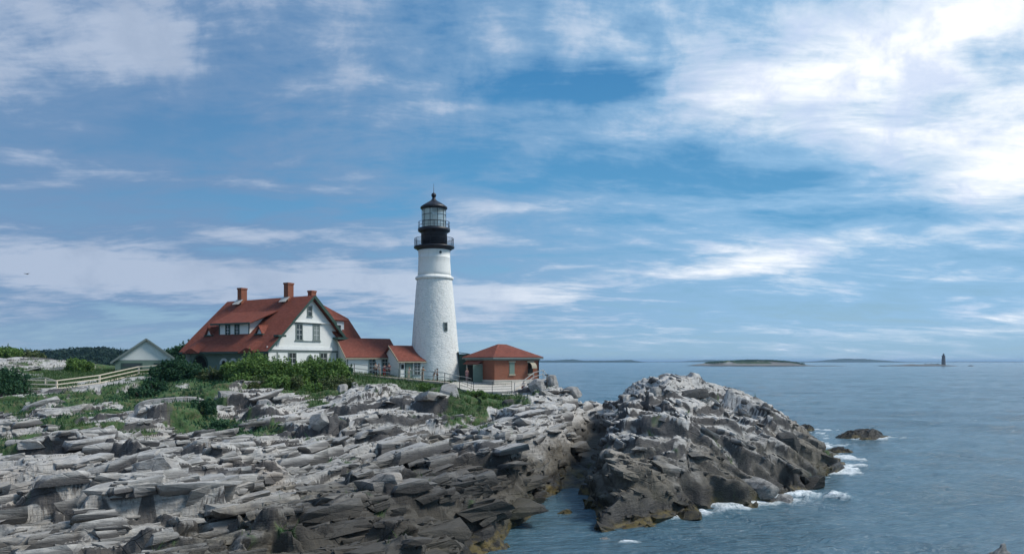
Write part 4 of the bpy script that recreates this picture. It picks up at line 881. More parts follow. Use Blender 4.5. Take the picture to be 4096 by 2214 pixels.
# ------------------------------------------------------------------ keeper's house
C0 = (-30.6, 92.0); U = Vector((.5, .866, 0)); Vv = Vector((-.866, .5, 0)); ZB = 7.6
def H(u, v, z): q = Vector((C0[0], C0[1], 0))+U*u+Vv*v; return (q.x, q.y, z)
house = empty('keepers_house', (H(8, 8, 0)[0], H(8, 8, 0)[1], ZB), "white clapboard keeper's house with a steep red shingle roof and green trim", 'house')
def rz_l(u): return 11.55+(18.65-11.55)*(u/7.5)
APX = (7.5, 18.65)
def rz_r(u): return 18.65-(u-7.5)*.90
front = Plane(C0, U[:2]); side = Plane(C0, (-Vv)[:2])    # side: s = -v
wall(house, [[H(.4, 0, ZB), H(16.4, 0, ZB), H(16.4, 0, 13.25), H(13.4, 0, 13.25), H(7.5, 0, 18.5), H(.4, 0, 11.75)],
             [H(16.4, 0, ZB), H(16.4, 12, ZB), H(16.4, 12, 13.25), H(16.4, 0, 13.25)],
             [H(16.4, 12, ZB), H(.4, 16, ZB), H(.4, 16, 11.75), H(7.5, 16, 18.5), H(13.4, 16, 13.2), H(16.4, 12, 13.25)]], 'white')
wall(house, [[H(.9, 15.7, ZB), H(.9, .02, ZB), H(.9, .02, 11.8), H(.9, 15.7, 11.8)]], 'sage', 'porch_wall')
m_ = MB(); front.box(m_, 4.1, 11.0, 15.05, 15.2, .005, .28)
v = [front.p(4.2, 15.2, .16), front.p(11.0, 15.2, .16), front.p(7.5, 18.3, .16)]; m_.poly(v); m_.build('attic_gable', M['white'], house)
m_ = MB(); front.box(m_, .1, 16.45, 11.42, 11.6, .005, .16); front.box(m_, .1, 16.42, 11.6, 11.85, .004, .09); m_.build('belt_course', M['white_trim'], house)
m_ = MB(); front.box(m_, .1, 16.42, 11.16, 11.40, .005, .07); front.box(m_, 1.72, 1.94, ZB, 11.15, .006, .06); front.box(m_, 16.25, 16.45, ZB, 11.15, .004, .06); front.box(m_, 1.62, 1.72, 11.9, 13.1, .006, .04)
m_.build('trim_boards', M['grey_trim'], house)
OV = -.75
roof(house, [[H(-.35, OV, rz_l(-.35)), H(1.7, OV, rz_l(1.7)+.12), H(1.7, 16.4, rz_l(1.7)+.12), H(-.35, 16.4, rz_l(-.35))],
             [H(1.7, OV, rz_l(1.7)+.12), H(7.5, OV, 18.7), H(7.5, 16.4, 18.55), H(1.7, 16.4, rz_l(1.7)+.12)],
             [H(7.5, OV, 18.7), H(11.4, OV, 15.3), H(11.4, 16.4, 15.2), H(7.5, 16.4, 18.55)],
             [H(11.4, OV, 15.3), H(13.5, OV, 13.3), H(13.5, 16.4, 13.2), H(11.4, 16.4, 15.2)]])
# wing roof at the right, two pitches
roof(house, [[H(12.4, -.45, 13.25), H(17, -.45, 13.25), H(15.9, 1, 16.1), H(9.4, 1, 16.1)], [H(9.4, 1, 16.1), H(15.9, 1, 16.1), H(12, 3, 18.25), H(8, 3, 18.25)],
             [H(17, -.45, 13.25), H(17, 12.4, 13.25), H(15.9, 11, 16.1), H(15.9, 1, 16.1)], [H(15.9, 1, 16.1), H(15.9, 11, 16.1), H(12, 9, 18.25), H(12, 3, 18.25)],
             [H(17, 12.4, 13.25), H(12.4, 12.4, 13.25), H(9.4, 11, 16.1), H(15.9, 11, 16.1)], [H(8, 3, 18.25), H(12, 3, 18.25), H(12, 9, 18.25), H(8, 9, 18.25)]], name='wing_roof')
m_ = MB()
m_.bar(H(7.5, OV-.06, 18.55), H(11.5, OV-.06, 15.05), .16, .42); m_.bar(H(11.3, OV-.06, 15.1), H(13.5, OV-.06, 13.05), .16, .38)
m_.bar(H(7.5, OV-.04, 18.52), H(3.7, OV-.04, 14.95), .10, .26); m_.bar(H(3.7, OV-.04, 14.9), H(-.35, OV-.04, 11.12), .10, .24)
m_.build('bargeboard', M['green'], house)
m_ = MB(); front.box(m_, 11.7, 13.9, 13.0, 13.28, .01, .95); front.box(m_, 13.9, 17.0, 12.85, 13.1, .01, .5); front.box(m_, 1.2, 2.5, 13.05, 13.3, .01, .9)
m_.bar(H(-.32, OV, 11.08), H(-.32, 16.4, 11.08), .12, .26)
m_.build('cornice', M['green'], house)
# windows
window(front, 3.6, 5.0, 9.0, 11.15, house); window(front, 9.2, 10.6, 9.0, 11.15, house); window(front, 12.4, 13.6, 9.0, 11.1, house, glass='blind')
window(front, 4.9, 6.1, 12.75, 14.9, house); window(front, 7.95, 9.2, 12.75, 14.9, house, glass='blind')
pa = Plane(front.p(0, 0, .16), U[:2]); window(pa, 6.75, 7.65, 15.9, 17.35, house, rails=1, mull=0, glass='glass')
for z0_, z1_ in ((14.92, 15.04), (12.6, 12.68)):
    m_ = MB(); front.box(m_, 4.7, 9.4, z0_, z1_, .006, .12); m_.build('window_band', M['grey_trim'], house)
def arch_ring(pl, ac, zc, r0, r1, o0, o1, n=16, full=False):
    m_ = MB(); rng_ = [math.pi*(2 if full else 1)*k/n for k in range(n+1)]
    for a, b_ in zip(rng_[:-1], rng_[1:]):
        q = lambda an, r_, o_: pl.p(ac+math.cos(an)*r_, zc+math.sin(an)*r_, o_)
        m_.box6([q(a, r0, o0), q(a, r1, o0), q(a, r1, o1), q(a, r0, o1), q(b_, r0, o0), q(b_, r1, o0), q(b_, r1, o1), q(b_, r0, o1)])
    return m_
o = arch_ring(front, 7.4, 10.25, .38, .58, .005, .10, 20, True).build('round_window', M['grey_trim'], house)
m_ = MB(); m_.poly([front.p(7.4+.38*math.cos(k*.314), 10.25+.38*math.sin(k*.314), .03) for k in range(20)]); m_.build('pane', M['glass'], o, loc=house.location)
# porch arches along the eave side
ps = Plane(H(.9, 0, 0)[:2], (-Vv)[:2]); 
for k, vc in enumerate((5.2, 7.0, 8.8)):
    o = arch_ring(ps, -vc, 9.6, .48, .78, .004, .12).build('arch', M['white_trim'], house)
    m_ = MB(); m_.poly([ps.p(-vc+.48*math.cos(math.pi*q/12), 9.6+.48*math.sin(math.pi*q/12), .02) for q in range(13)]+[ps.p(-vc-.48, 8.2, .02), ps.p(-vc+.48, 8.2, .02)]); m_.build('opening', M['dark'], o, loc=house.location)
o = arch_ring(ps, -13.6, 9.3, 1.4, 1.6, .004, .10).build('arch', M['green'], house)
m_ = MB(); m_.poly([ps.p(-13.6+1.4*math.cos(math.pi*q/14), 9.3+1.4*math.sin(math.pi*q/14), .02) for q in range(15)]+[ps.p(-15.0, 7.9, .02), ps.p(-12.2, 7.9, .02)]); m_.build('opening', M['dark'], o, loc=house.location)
# eyebrow swellings of the eave
for vc, wd in ((13.6, 3.4), (2.8, 3.2)):
    m_ = MB(); n = 14; pr = []
    for k in range(n+1):
        a = k/n; hgt = .55*(math.sin(math.pi*a)**2); pr.append((vc-wd/2+wd*a, hgt))
    for (v0, h0), (v1, h1) in zip(pr[:-1], pr[1:]):
        m_.poly([H(-.62, v0, 11.1+h0), H(-.62, v1, 11.1+h1), H(.9, v1, rz_l(.9)+.06+h1*.4), H(.9, v0, rz_l(.9)+.06+h0*.4)], True)
        m_.poly([H(-.62, v0, 10.98), H(-.62, v1, 10.98), H(-.62, v1, 11.1+h1), H(-.62, v0, 11.1+h0)])
    m_.build('eyebrow_eave', M['roof'], house)
# big shed dormer on the eave side
dz0, dz1 = 13.25, 14.9; pd = Plane(H(2.0, 0, 0)[:2], (-Vv)[:2])
dorm = wall(house, [[H(2.0, 11.2, dz0), H(2.0, 5.3, dz0), H(2.0, 5.3, dz1), H(2.0, 11.2, dz1)], [H(2.0, 5.3, dz0), H(4.6, 5.3, 15.8), H(2.0, 5.3, dz1)], [H(2.0, 11.2, dz0), H(2.0, 11.2, dz1), H(4.6, 11.2, 15.8)]], 'white', 'dormer')
def sub_roof(parent, slabs, mt='roof', name='dormer_roof'):
    m_ = MB()
    for q in slabs: m_.slab(q, .12)
    return m_.build(name, M[mt], parent, loc=house.location)
m_ = MB(); m_.slab([H(1.5, 12.3, 15.0), H(1.5, 4.6, 15.0), H(5.2, 3.6, 16.7), H(5.2, 12.7, 16.7)], .12); m_.build('dormer_roof', M['roof'], house)
m_ = MB(); m_.bar(H(1.45, 12.3, 14.9), H(1.45, 4.6, 14.9), .10, .22); pd.box(m_, -11.25, -5.25, dz0-.02, dz0+.12, .005, .08)
for vv in (11.2, 5.45): pd.box(m_, -vv-.0, -vv+.16, dz0+.13, dz1, .006, .06)
m_.build('dormer_trim', M['green'], house)
window(pd, -9.9, -9.0, 13.4, 14.8, house, trim='green'); window(pd, -8.1, -7.2, 13.4, 14.8, house, trim='green')
# small triangular roof vents
for vc in (13.0, 3.2):
    m_ = MB(); m_.poly([H(1.9, vc+.8, rz_l(1.9)+.1), H(1.9, vc-.8, rz_l(1.9)+.1), H(1.9, vc, rz_l(1.9)+1.15)])
    o = m_.build('roof_vent', M['white_trim'], house)
    m_ = MB(); m_.slab([H(1.6, vc+.95, rz_l(1.6)+.05), H(1.6, vc, rz_l(1.9)+1.3), H(3.3, vc, rz_l(3.2)+.12)], .1); m_.slab([H(1.6, vc, rz_l(1.9)+1.3), H(1.6, vc-.95, rz_l(1.6)+.05), H(3.3, vc, rz_l(3.2)+.12)], .1)
    m_.build('vent_roof', M['roof'], o, loc=house.location)
    m_ = MB(); pq = Plane(H(1.88, 0, 0)[:2], (-Vv)[:2]); pq.box(m_, -vc-.85, -vc+.85, rz_l(1.9)+.02, rz_l(1.9)+.16, .0, .3); m_.build('vent_sill', M['green'], o, loc=house.location)
# wing dormer
pw = Plane(H(0, .15, 0)[:2], U[:2])
m_ = MB(); m_.poly([H(11.2, .15, 13.3), H(14.1, .15, 13.3), H(14.1, .15, 15.6), H(11.2, .15, 15.6)]); m_.poly([H(14.1, .15, 13.3), H(14.1, 3, 15.6), H(14.1, .15, 15.6)])
m_.build('wing_dormer', M['white'], house)
m_ = MB(); m_.slab([H(10.8, -.3, 15.72), H(14.6, -.3, 15.72), H(14.6, 2.5, 16.9), H(10.8, 2.5, 16.9)], .14); m_.build('wing_dormer_roof', M['roof'], house)
window(pw, 12.1, 13.6, 13.6, 15.2, house, trim='white_trim', tw=.18)
# chimneys
def chimney(u, v, z0, z1, wd=1.0):
    m_ = MB(); h_ = wd/2; q = lambda a, b_, z: H(u+a, v+b_, z)
    m_.box6([q(-h_, -h_*.8, z0), q(h_, -h_*.8, z0), q(h_, h_*.8, z0), q(-h_, h_*.8, z0), q(-h_, -h_*.8, z1), q(h_, -h_*.8, z1), q(h_, h_*.8, z1), q(-h_, h_*.8, z1)])
    o = m_.build('chimney', M['brick'], house)
    m_ = MB(); k = h_+.06; m_.box6([q(-k, -k*.82, z1-.22), q(k, -k*.82, z1-.22), q(k, k*.82, z1-.22), q(-k, k*.82, z1-.22), q(-k, -k*.82, z1+.02), q(k, -k*.82, z1+.02), q(k, k*.82, z1+.02), q(-k, k*.82, z1+.02)]); m_.build('cap', M['brick'], o, loc=house.location)
    k = h_+.14; m_ = MB(); m_.slab([q(-k-.6, -k, z0+1.0-.35), q(-h_+.05, -k, z0+1.35), q(-h_+.05, k, z0+1.35), q(-k-.6, k, z0+1.0-.35)], .05); m_.build('flashing', M['rail'], o, loc=house.location)
chimney(7.3, 13.0, 17.3, 20.3); chimney(7.3, 3.8, 17.3, 20.55); chimney(11.2, 3.4, 17, 19.8, .9)

# ------------------------------------------------------------------ linked low annexes
def annex(name, label, px, D, L_, dep, phi, zb, ze, zr, openings, sqs=()):
    x = (px-2048)/F*D; t = Vector((math.cos(phi), math.sin(phi), 0)); nb = Vector((-t.y, t.x, 0)); o = Vector((x, D, 0))
    Q = lambda a, b_, z: ((o+t*a+nb*b_).x, (o+t*a+nb*b_).y, z)
    e = empty(name, Q(L_/2, dep/2, zb), label, 'building'); h2 = dep/2
    wall(e, [[Q(0, 0, zb-.5), Q(L_, 0, zb-.5), Q(L_, 0, ze), Q(0, 0, ze)], [Q(L_, 0, zb-.5), Q(L_, dep, zb-.5), Q(L_, dep, ze), Q(L_, h2, zr-.1), Q(L_, 0, ze)],
             [Q(0, dep, zb-.5), Q(0, 0, zb-.5), Q(0, 0, ze), Q(0, h2, zr-.1), Q(0, dep, ze)], [Q(L_, dep, zb-.5), Q(0, dep, zb-.5), Q(0, dep, ze), Q(L_, dep, ze)]], 'white')
    ov = .35; sl = (zr-ze)/h2
    roof(e, [[Q(-ov, -ov, ze-sl*ov+.08), Q(L_+ov, -ov, ze-sl*ov+.08), Q(L_+ov, h2, zr+.08), Q(-ov, h2, zr+.08)], [Q(L_+ov, h2, zr+.08), Q(L_+ov, dep+ov, ze-sl*ov+.08), Q(-ov, dep+ov, ze-sl*ov+.08), Q(-ov, h2, zr+.08)]], 'roof2', .12)
    m_ = MB(); m_.bar(Q(-ov, -ov, ze-sl*ov-.08), Q(L_+ov, -ov, ze-sl*ov-.08), .10, .16)
    for a in (-ov-.03, L_+ov+.03): m_.bar(Q(a, -ov, ze-sl*ov-.02), Q(a, h2, zr-.02), .06, .2)
    m_.build('fascia', M['tan'], e)
    pl = Plane((x, D), t[:2]); m_ = MB(); pl.box(m_, 0, L_, ze-.22, ze-.05, .004, .05); pl.box(m_, -.02, .14, zb-.4, ze-.23, .003, .05); pl.box(m_, L_-.12, L_+.02, zb-.4, ze-.23, .003, .05); m_.build('corner_trim', M['grey_trim'], e)
    for k in openings:
        if k[0] == 'w': window(pl, k[1], k[2], k[3], k[4], e, tw=.12, rails=3)
        elif k[0] == 'd':
            m_ = MB(); pl.box(m_, k[1], k[2], k[3], k[4], .004, .05); d = m_.build('door', M['sage'], e)
            m_ = MB(); pl.box(m_, k[1]-.12, k[1], k[3], k[4]+.1, .003, .09); pl.box(m_, k[2], k[2]+.12, k[3], k[4]+.1, .003, .09); pl.box(m_, k[1], k[2], k[4], k[4]+.1, .005, .1); m_.build('door_frame', M['green'], d, loc=e.location)
            m_ = MB(); m_.lathe([(.001, k[3]+1), (.035, k[3]+1), (.035, k[3]+1.07), (.001, k[3]+1.07)], 8, c=pl.p(k[2]-.12, 0, .08)[:2]); m_.build('handle', M['iron'], d, loc=e.location)
        elif k[0] == 's':
            m_ = MB(); pl.box(m_, k[1], k[2], k[3], k[4], .004, .05); m_.build('notice_board', M['dark'], e)
    return e, pl, Q
PHI = R(35)
annex('linking_wing', 'taller low white wing with a red roof joined to the right side of the house', 1388, 100.3, 7.4, 6.0, PHI, 8.0, 10.72, 13.15,
      [('w', 3.15, 4.15, 8.3, 10.45), ('w', 5.1, 6.1, 8.3, 10.45)])
e2, pl2, Q2 = annex('oil_house', 'small low white building with a red roof and green door against the tower', 1598, 100.6, 5.4, 5.4, PHI, 7.8, 10.2, 12.1,
      [('d', .95, 1.85, 7.75, 9.95), ('w', 2.2, 3.15, 8.1, 9.95), ('s', .25, .65, 8.95, 9.55)])

# ------------------------------------------------------------------ the lighthouse
TX, TY = (1741-2048)/F*106, 106.
tower = empty('lighthouse', (TX, TY, 7.0), 'tall white stone lighthouse tower with a black gallery and glass lantern', 'lighthouse')
zt_ = lambda py: 10+(HY-py)/27.92
def jit(a, z):
    return .035*(float(vnoise(np.array([a*7.]), np.array([z*1.9]), 3)[0])-.5)+.03*(float(vnoise(np.array([a*16.]), np.array([z*4.5]), 4)[0])-.5)
prof = [(3.85, 6.4)]
for py, r_ in [(1523, 3.82), (1470, 3.62), (1400, 3.36), (1340, 3.18), (1290, 3.05), (1230, 2.87), (1170, 2.68), (1120, 2.52)]:
    prof.append((r_, zt_(py)))
fine = []
for (r0, z0), (r1, z1) in zip(prof[:-1], prof[1:]):
    n = max(2, int((z1-z0)/.22))
    for k in range(n): fine.append((r0+(r1-r0)*k/n, z0+(z1-z0)*k/n))
fine.append(prof[-1])
m_ = MB(); m_.lathe(fine, 96, (TX, TY), True, jit); m_.build('tower_shaft', M['tower'], tower)
m_ = MB(); m_.lathe([(2.52, zt_(1121)), (2.72, zt_(1117)), (2.74, zt_(1110)), (2.55, zt_(1107)), (2.40, zt_(1103))], 72, (TX, TY)); m_.build('stone_belt', M['tower'], tower)
m_ = MB(); m_.lathe([(2.38, zt_(1106)), (2.36, zt_(1090)), (2.30, zt_(1060)), (2.26, zt_(1036)), (2.29, zt_(1033.5)), (2.29, zt_(1031)), (2.25, zt_(1030)), (2.27, zt_(1012)), (2.36, zt_(1000))], 72, (TX, TY)); m_.build('upper_drum', M['tower'], tower)
m_ = MB(); m_.lathe([(2.36, zt_(1003)), (2.5, zt_(998)), (2.88, zt_(993)), (2.9, zt_(987)), (1.8, zt_(986))], 64, (TX, TY)); m_.build('lower_gallery', M['black'], tower)
m_ = MB(); m_.lathe([(1.86, zt_(988)), (1.86, zt_(934)), (1.9, zt_(932)), (2.26, zt_(926)), (2.3, zt_(924)), (2.3, zt_(915)), (1.75, zt_(914))], 64, (TX, TY)); m_.build('watch_room', M['black'], tower)
def railing(r_, z0, z1, npost, rails, wire, name):
    m_ = MB()
    for k in range(npost):
        a = 2*math.pi*(k+.3)/npost; m_.bar((TX+r_*math.cos(a), TY+r_*math.sin(a), z0), (TX+r_*math.cos(a), TY+r_*math.sin(a), z1), .05, .05)
    for f_ in rails:
        for k in range(48):
            a, b_ = 2*math.pi*k/48, 2*math.pi*(k+1)/48; z = z0+(z1-z0)*f_
            m_.bar((TX+r_*math.cos(a), TY+r_*math.sin(a), z), (TX+r_*math.cos(b_), TY+r_*math.sin(b_), z), .04, .04)
    if wire:
        for k in range(wire):
            a = 2*math.pi*k/wire; m_.bar((TX+r_*math.cos(a), TY+r_*math.sin(a), z0), (TX+r_*math.cos(a), TY+r_*math.sin(a), z1), .014, .014)
        for q in range(1, 9):
            z = z0+(z1-z0)*q/9
            for k in range(48):
                a, b_ = 2*math.pi*k/48, 2*math.pi*(k+1)/48
                m_.bar((TX+r_*math.cos(a), TY+r_*math.sin(a), z), (TX+r_*math.cos(b_), TY+r_*math.sin(b_), z), .012, .012)
    m_.build(name, M['black'], tower)
railing(2.78, zt_(987), zt_(955), 14, (1.0,), 120, 'lower_railing')
railing(2.22, zt_(915), zt_(889), 16, (1.0, .4), 0, 'upper_railing')
# lantern room
m_ = MB(); m_.lathe([(1.66, zt_(914)), (1.66, zt_(836))], 16, (TX, TY), False); lan = m_.build('lantern_glazing', M['lampglass'], tower)
for p in lan.data.polygons: p.use_smooth = False
m_ = MB(); n = 10
for k in range(n):
    a = 2*math.pi*(k+.15)/n; m_.bar((TX+1.7*math.cos(a), TY+1.7*math.sin(a), zt_(914)), (TX+1.7*math.cos(a), TY+1.7*math.sin(a), zt_(835)), .06, .06)
for py, wd in ((912, .09), (888, .05), (862, .05), (838, .1)):
    for k in range(32):
        a, b_ = 2*math.pi*k/32, 2*math.pi*(k+1)/32; z = zt_(py); m_.bar((TX+1.7*math.cos(a), TY+1.7*math.sin(a), z), (TX+1.7*math.cos(b_), TY+1.7*math.sin(b_), z), wd, wd)
m_.build('lantern_bars', M['black'], tower)
m_ = MB(); m_.lathe([(.001, zt_(914)), (.22, zt_(914)), (.22, zt_(893)), (.5, zt_(888)), (.55, zt_(872)), (.38, zt_(858)), (.001, zt_(856))], 24, (TX, TY), False); m_.build('beacon', M['white_trim'], tower)
m_ = MB(); a0 = R(150); n = 12     # white blind hung inside the landward half
for k in range(n):
    a, b_ = R(172)+R(94)*k/n, R(172)+R(94)*(k+1)/n
    m_.poly([(TX+1.58*math.cos(a), TY+1.58*math.sin(a), zt_(912)), (TX+1.58*math.cos(b_), TY+1.58*math.sin(b_), zt_(912)), (TX+1.58*math.cos(b_), TY+1.58*math.sin(b_), zt_(838)), (TX+1.58*math.cos(a), TY+1.58*math.sin(a), zt_(838))])
m_.build('blind', M['cloth_blind'], tower)
m_ = MB(); m_.lathe([(1.72, zt_(838)), (1.92, zt_(835)), (1.93, zt_(829)), (1.55, zt_(821)), (1.05, zt_(812)), (.6, zt_(805)), (.36, zt_(800)), (.34, zt_(797)), (.24, zt_(796)), (.24, zt_(790))], 48, (TX, TY)); m_.build('lantern_roof', M['black'], tower)
m_ = MB(); m_.lathe([(.2, zt_(792))]+[(.36*math.sin(q), zt_(781)-.36*math.cos(q)) for q in [math.pi*k/12 for k in range(2, 12)]]+[(.05, zt_(770)), (.012, zt_(733))], 20, (TX, TY)); m_.build('ball_finial', M['black'], tower)
# tower window and porthole
def tower_open(px, py0, py1, wpx, name, round_=False):
    zc = (zt_(py0)+zt_(py1))/2; r_ = np.interp(zc, [p[1] for p in fine], [p[0] for p in fine]) if zc < 21.5 else 2.27
    a = math.asin(max(-1, min(1, ((px-1741)/27.92)/r_))); dx, dy = math.sin(a), -math.cos(a)
    pl = Plane((TX+dx*r_, TY+dy*r_), (-dy, dx)); hw = wpx/27.92/2/max(.3, math.cos(a)); z0, z1 = zt_(py1), zt_(py0)
    m_ = MB()
    if round_: m_.poly([pl.p(.2*math.cos(k*.5236), zc+.2*math.sin(k*.5236), .04) for k in range(12)]); m_.build(name, M['glass'], tower)
    else:
        pl.box(m_, -hw, hw, z0, z1, -.3, .05); o = m_.build(name, M['glass'], tower)
        m_ = MB(); pl.box(m_, -hw-.07, -hw, z0-.05, z1+.05, -.3, .08); pl.box(m_, hw, hw+.07, z0-.05, z1+.05, -.3, .08); pl.box(m_, -hw, hw, (z0+z1)/2-.03, (z0+z1)/2+.03, .05, .07); pl.box(m_, -hw, hw, z0-.1, z0, -.3, .12); m_.build('frame', M['grey_trim'], o, loc=tower.location)
tower_open(1790, 1293, 1325, 10, 'window'); tower_open(1771, 1012, 1020, 8, 'porthole', True)
tower.rotation_euler = (0, R(-.45), 0)

# ------------------------------------------------------------------ brick fog signal building
BX, BY = (1978-2048)/F*98, 98.; t1 = Vector((math.cos(R(33)), math.sin(R(33)), 0)); t2 = Vector((-t1.y, t1.x, 0)); L1, L2 = 7.2, 7.6
B = lambda a, b_, z: (BX+t1.x*a+t2.x*b_, BY+t1.y*a+t2.y*b_, z)
bb = empty('brick_building', (B(3.6, 3.8, 0)[0], B(3.6, 3.8, 0)[1], 7.0), 'square red brick building with a low hipped red roof right of the tower', 'building')
zb, ze, zr = 6.6, 10.45, 12.35
wall(bb, [[B(0, 0, zb), B(L1, 0, zb), B(L1, 0, ze), B(0, 0, ze)], [B(0, L2, zb), B(0, 0, zb), B(0, 0, ze), B(0, L2, ze)], [B(L1, 0, zb), B(L1, L2, zb), B(L1, L2, ze), B(L1, 0, ze)], [B(L1, L2, zb), B(0, L2, zb), B(0, L2, ze), B(L1, L2, ze)]], 'brick')
ov = .45; a_, b2 = B(2.6, 3.3, zr), B(4.6, 4.3, zr); c4 = [B(-ov, -ov, ze+.1), B(L1+ov, -ov, ze+.1), B(L1+ov, L2+ov, ze+.1), B(-ov, L2+ov, ze+.1)]
roof(bb, [[c4[0], c4[1], b2, a_], [c4[1], c4[2], b2], [c4[2], c4[3], a_, b2], [c4[3], c4[0], a_]], 'roof2', .08)
pr_ = Plane((BX, BY), t1[:2]); pl_ = Plane(B(0, 0, 0)[:2], (-t2)[:2])
m_ = MB(); pr_.box(m_, -ov, L1+ov, ze-.16, ze+.02, .02, ov-.03); pr_.box(m_, -.12, L1+.12, ze-.34, ze-.17, .004, .14); pl_.box(m_, -L2-ov, ov-.04, ze-.16, ze+.015, .02, ov-.03); pl_.box(m_, -L2-.1, -.0, ze-.34, ze-.17, .004, .14); m_.build('cornice', M['grey_trim'], bb)
m_ = MB(); pr_.box(m_, -.1, L1+.1, zb, 7.5, .004, .12); pl_.box(m_, -L2, -.0, zb, 7.5, .004, .10); m_.build('footing', M['concrete'], bb)
def board_window(a0, a1, z0, z1, shutter=False):
    m_ = MB(); pr_.box(m_, a0, a1, z0, z1, .004, .05); o = m_.build('window', M['sage' if not shutter else 'dark'], bb)
    m_ = MB(); pr_.box(m_, a0-.15, a1+.15, z1, z1+.2, .004, .1); m_.build('lintel', M['tan'], o, loc=bb.location)
    m_ = MB(); pr_.box(m_, a0-.1, a1+.1, z0-.2, z0, .004, .12); m_.build('sill', M['tan'], o, loc=bb.location)
    return o
board_window(2.35, 3.15, 8.25, 9.8); o = board_window(5.35, 6.15, 8.3, 9.8, True)
m_ = MB(); n = 10     # the curved hood hung off the right window
for k in range(n):
    a, b_ = math.pi*.5*k/n, math.pi*.5*(k+1)/n
    q = lambda an, s_: pr_.p(s_, 9.0+.8*math.sin(an), .06+.75*math.cos(an))
    m_.poly([q(a, 5.5), q(a, 6.3), q(b_, 6.3), q(b_, 5.5)], True)
m_.build('hood', M['tan'], o, loc=bb.location)
# entrance with pent roof and open green doors in the shaded face
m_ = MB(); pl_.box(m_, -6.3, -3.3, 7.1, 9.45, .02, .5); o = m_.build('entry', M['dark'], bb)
m_ = MB(); pl_.box(m_, -6.5, -6.3, 7.0, 9.5, .02, .62); pl_.box(m_, -3.3, -3.15, 7.0, 9.5, .02, .62); pl_.box(m_, -6.5, -3.15, 9.5, 9.62, .02, .65); m_.build('entry_frame', M['rail'], o, loc=bb.location)
m_ = MB(); pl_.box(m_, -3.1, -3.02, 7.05, 9.5, .02, 1.5); m_.build('door', M['sage'], o, loc=bb.location)
m_ = MB(); m_.slab([pl_.p(-6.8, 9.62, 1.0), pl_.p(-2.8, 9.62, 1.0), pl_.p(-2.8, 10.1, .05), pl_.p(-6.8, 10.1, .05)], .08); m_.build('entry_roof', M['roof2'], bb)
m_ = MB(); m_.bar(pr_.p(L1-.1, 7.2, .07), pr_.p(L1-.1, ze-.3, .07), .09); m_.build('downpipe', M['iron'], bb)
# dark green lean to between tower and brick building
lx = B(0, L2+.1, 0); ln = empty('lean_to', (lx[0]-.6, lx[1]+.6, 7.0), 'narrow dark green lean-to squeezed between the tower and the brick building', 'shed')
m_ = MB(); q = lambda a, b_, z: (lx[0]+a, lx[1]+b_, z)
m_.box6([q(-1.0, .4, 6.8), q(.35, .4, 6.8), q(.35, 3, 6.8), q(-1.0, 3, 6.8), q(-1.0, .4, 11.0), q(.35, .4, 11.0), q(.35, 3, 11.0), q(-1.0, 3, 11.0)]); m_.build('wall', M['green'], ln)
m_ = MB(); m_.slab([q(-1.2, .2, 11.3), q(.5, .2, 11.05), q(.5, 3.2, 11.05), q(-1.2, 3.2, 11.3)], .1); m_.build('roof', M['green'], ln)

# ------------------------------------------------------------------ garage at the left
GD = 110.; gc = Vector(((585-2048)/F*GD, GD, 0)); gt = Vector((math.cos(R(26)), math.sin(R(26)), 0)); gn = Vector((-gt.y, gt.x, 0))
G = lambda a, b_, z: ((gc+gt*a+gn*b_).x, (gc+gt*a+gn*b_).y, z)
zg0, zg1, zga, hw = 8.0, 10.15, 13.25, 4.1
gar = empty('garage', G(0, 4, 8.4), 'small garage with a plain white gable, dark roof edges and green front', 'garage')
wall(gar, [[G(-hw, 0, zg1), G(hw, 0, zg1), G(0, 0, zga)]], 'white', 'gable')
wall(gar, [[G(-hw, .03, zg0), G(hw, .03, zg0), G(hw, .03, zg1), G(-hw, .03, zg1)], [G(hw, .03, zg0), G(hw, 8, zg0), G(hw, 8, zg1), G(hw, .03, zg1)], [G(-hw, 8, zg0), G(-hw, .03, zg0), G(-hw, .03, zg1), G(-hw, 8, zg1)], [G(hw, 8, zg0), G(-hw, 8, zg0), G(-hw, 8, zg1), G(0, 8, zga), G(hw, 8, zg1)]], 'sage')
sl_ = (zga-zg1)/hw; e_ = hw+.6
roof(gar, [[G(-e_, -.4, zg1-.6*sl_+.1), G(0, -.4, zga+.1), G(0, 8.3, zga+.1), G(-e_, 8.3, zg1-.6*sl_+.1)], [G(0, -.4, zga+.1), G(e_, -.4, zg1-.6*sl_+.1), G(e_, 8.3, zg1-.6*sl_+.1), G(0, 8.3, zga+.1)]], 'roof2', .1)
for sg in (-1, 1):
    m_ = MB(); m_.bar(G(sg*e_, -.45, zg1-.6*sl_), G(0, -.45, zga), .08, .26); m_.build('bargeboard', M['grey_trim'], gar)
pg = Plane(G(-hw, .03, 0)[:2], gt[:2])
for a0, a1 in ((.8, 3.6), (5.1, 7.9)):
    m_ = MB(); pg.box(m_, a0, a1, zg0, 9.75, .003, .05); d = m_.build('garage_door', M['green'], gar)
    m_ = MB(); pg.box(m_, a0+.2, a1-.2, 9.2, 9.6, .05, .06); m_.build('pane', M['glass'], d, loc=gar.location)

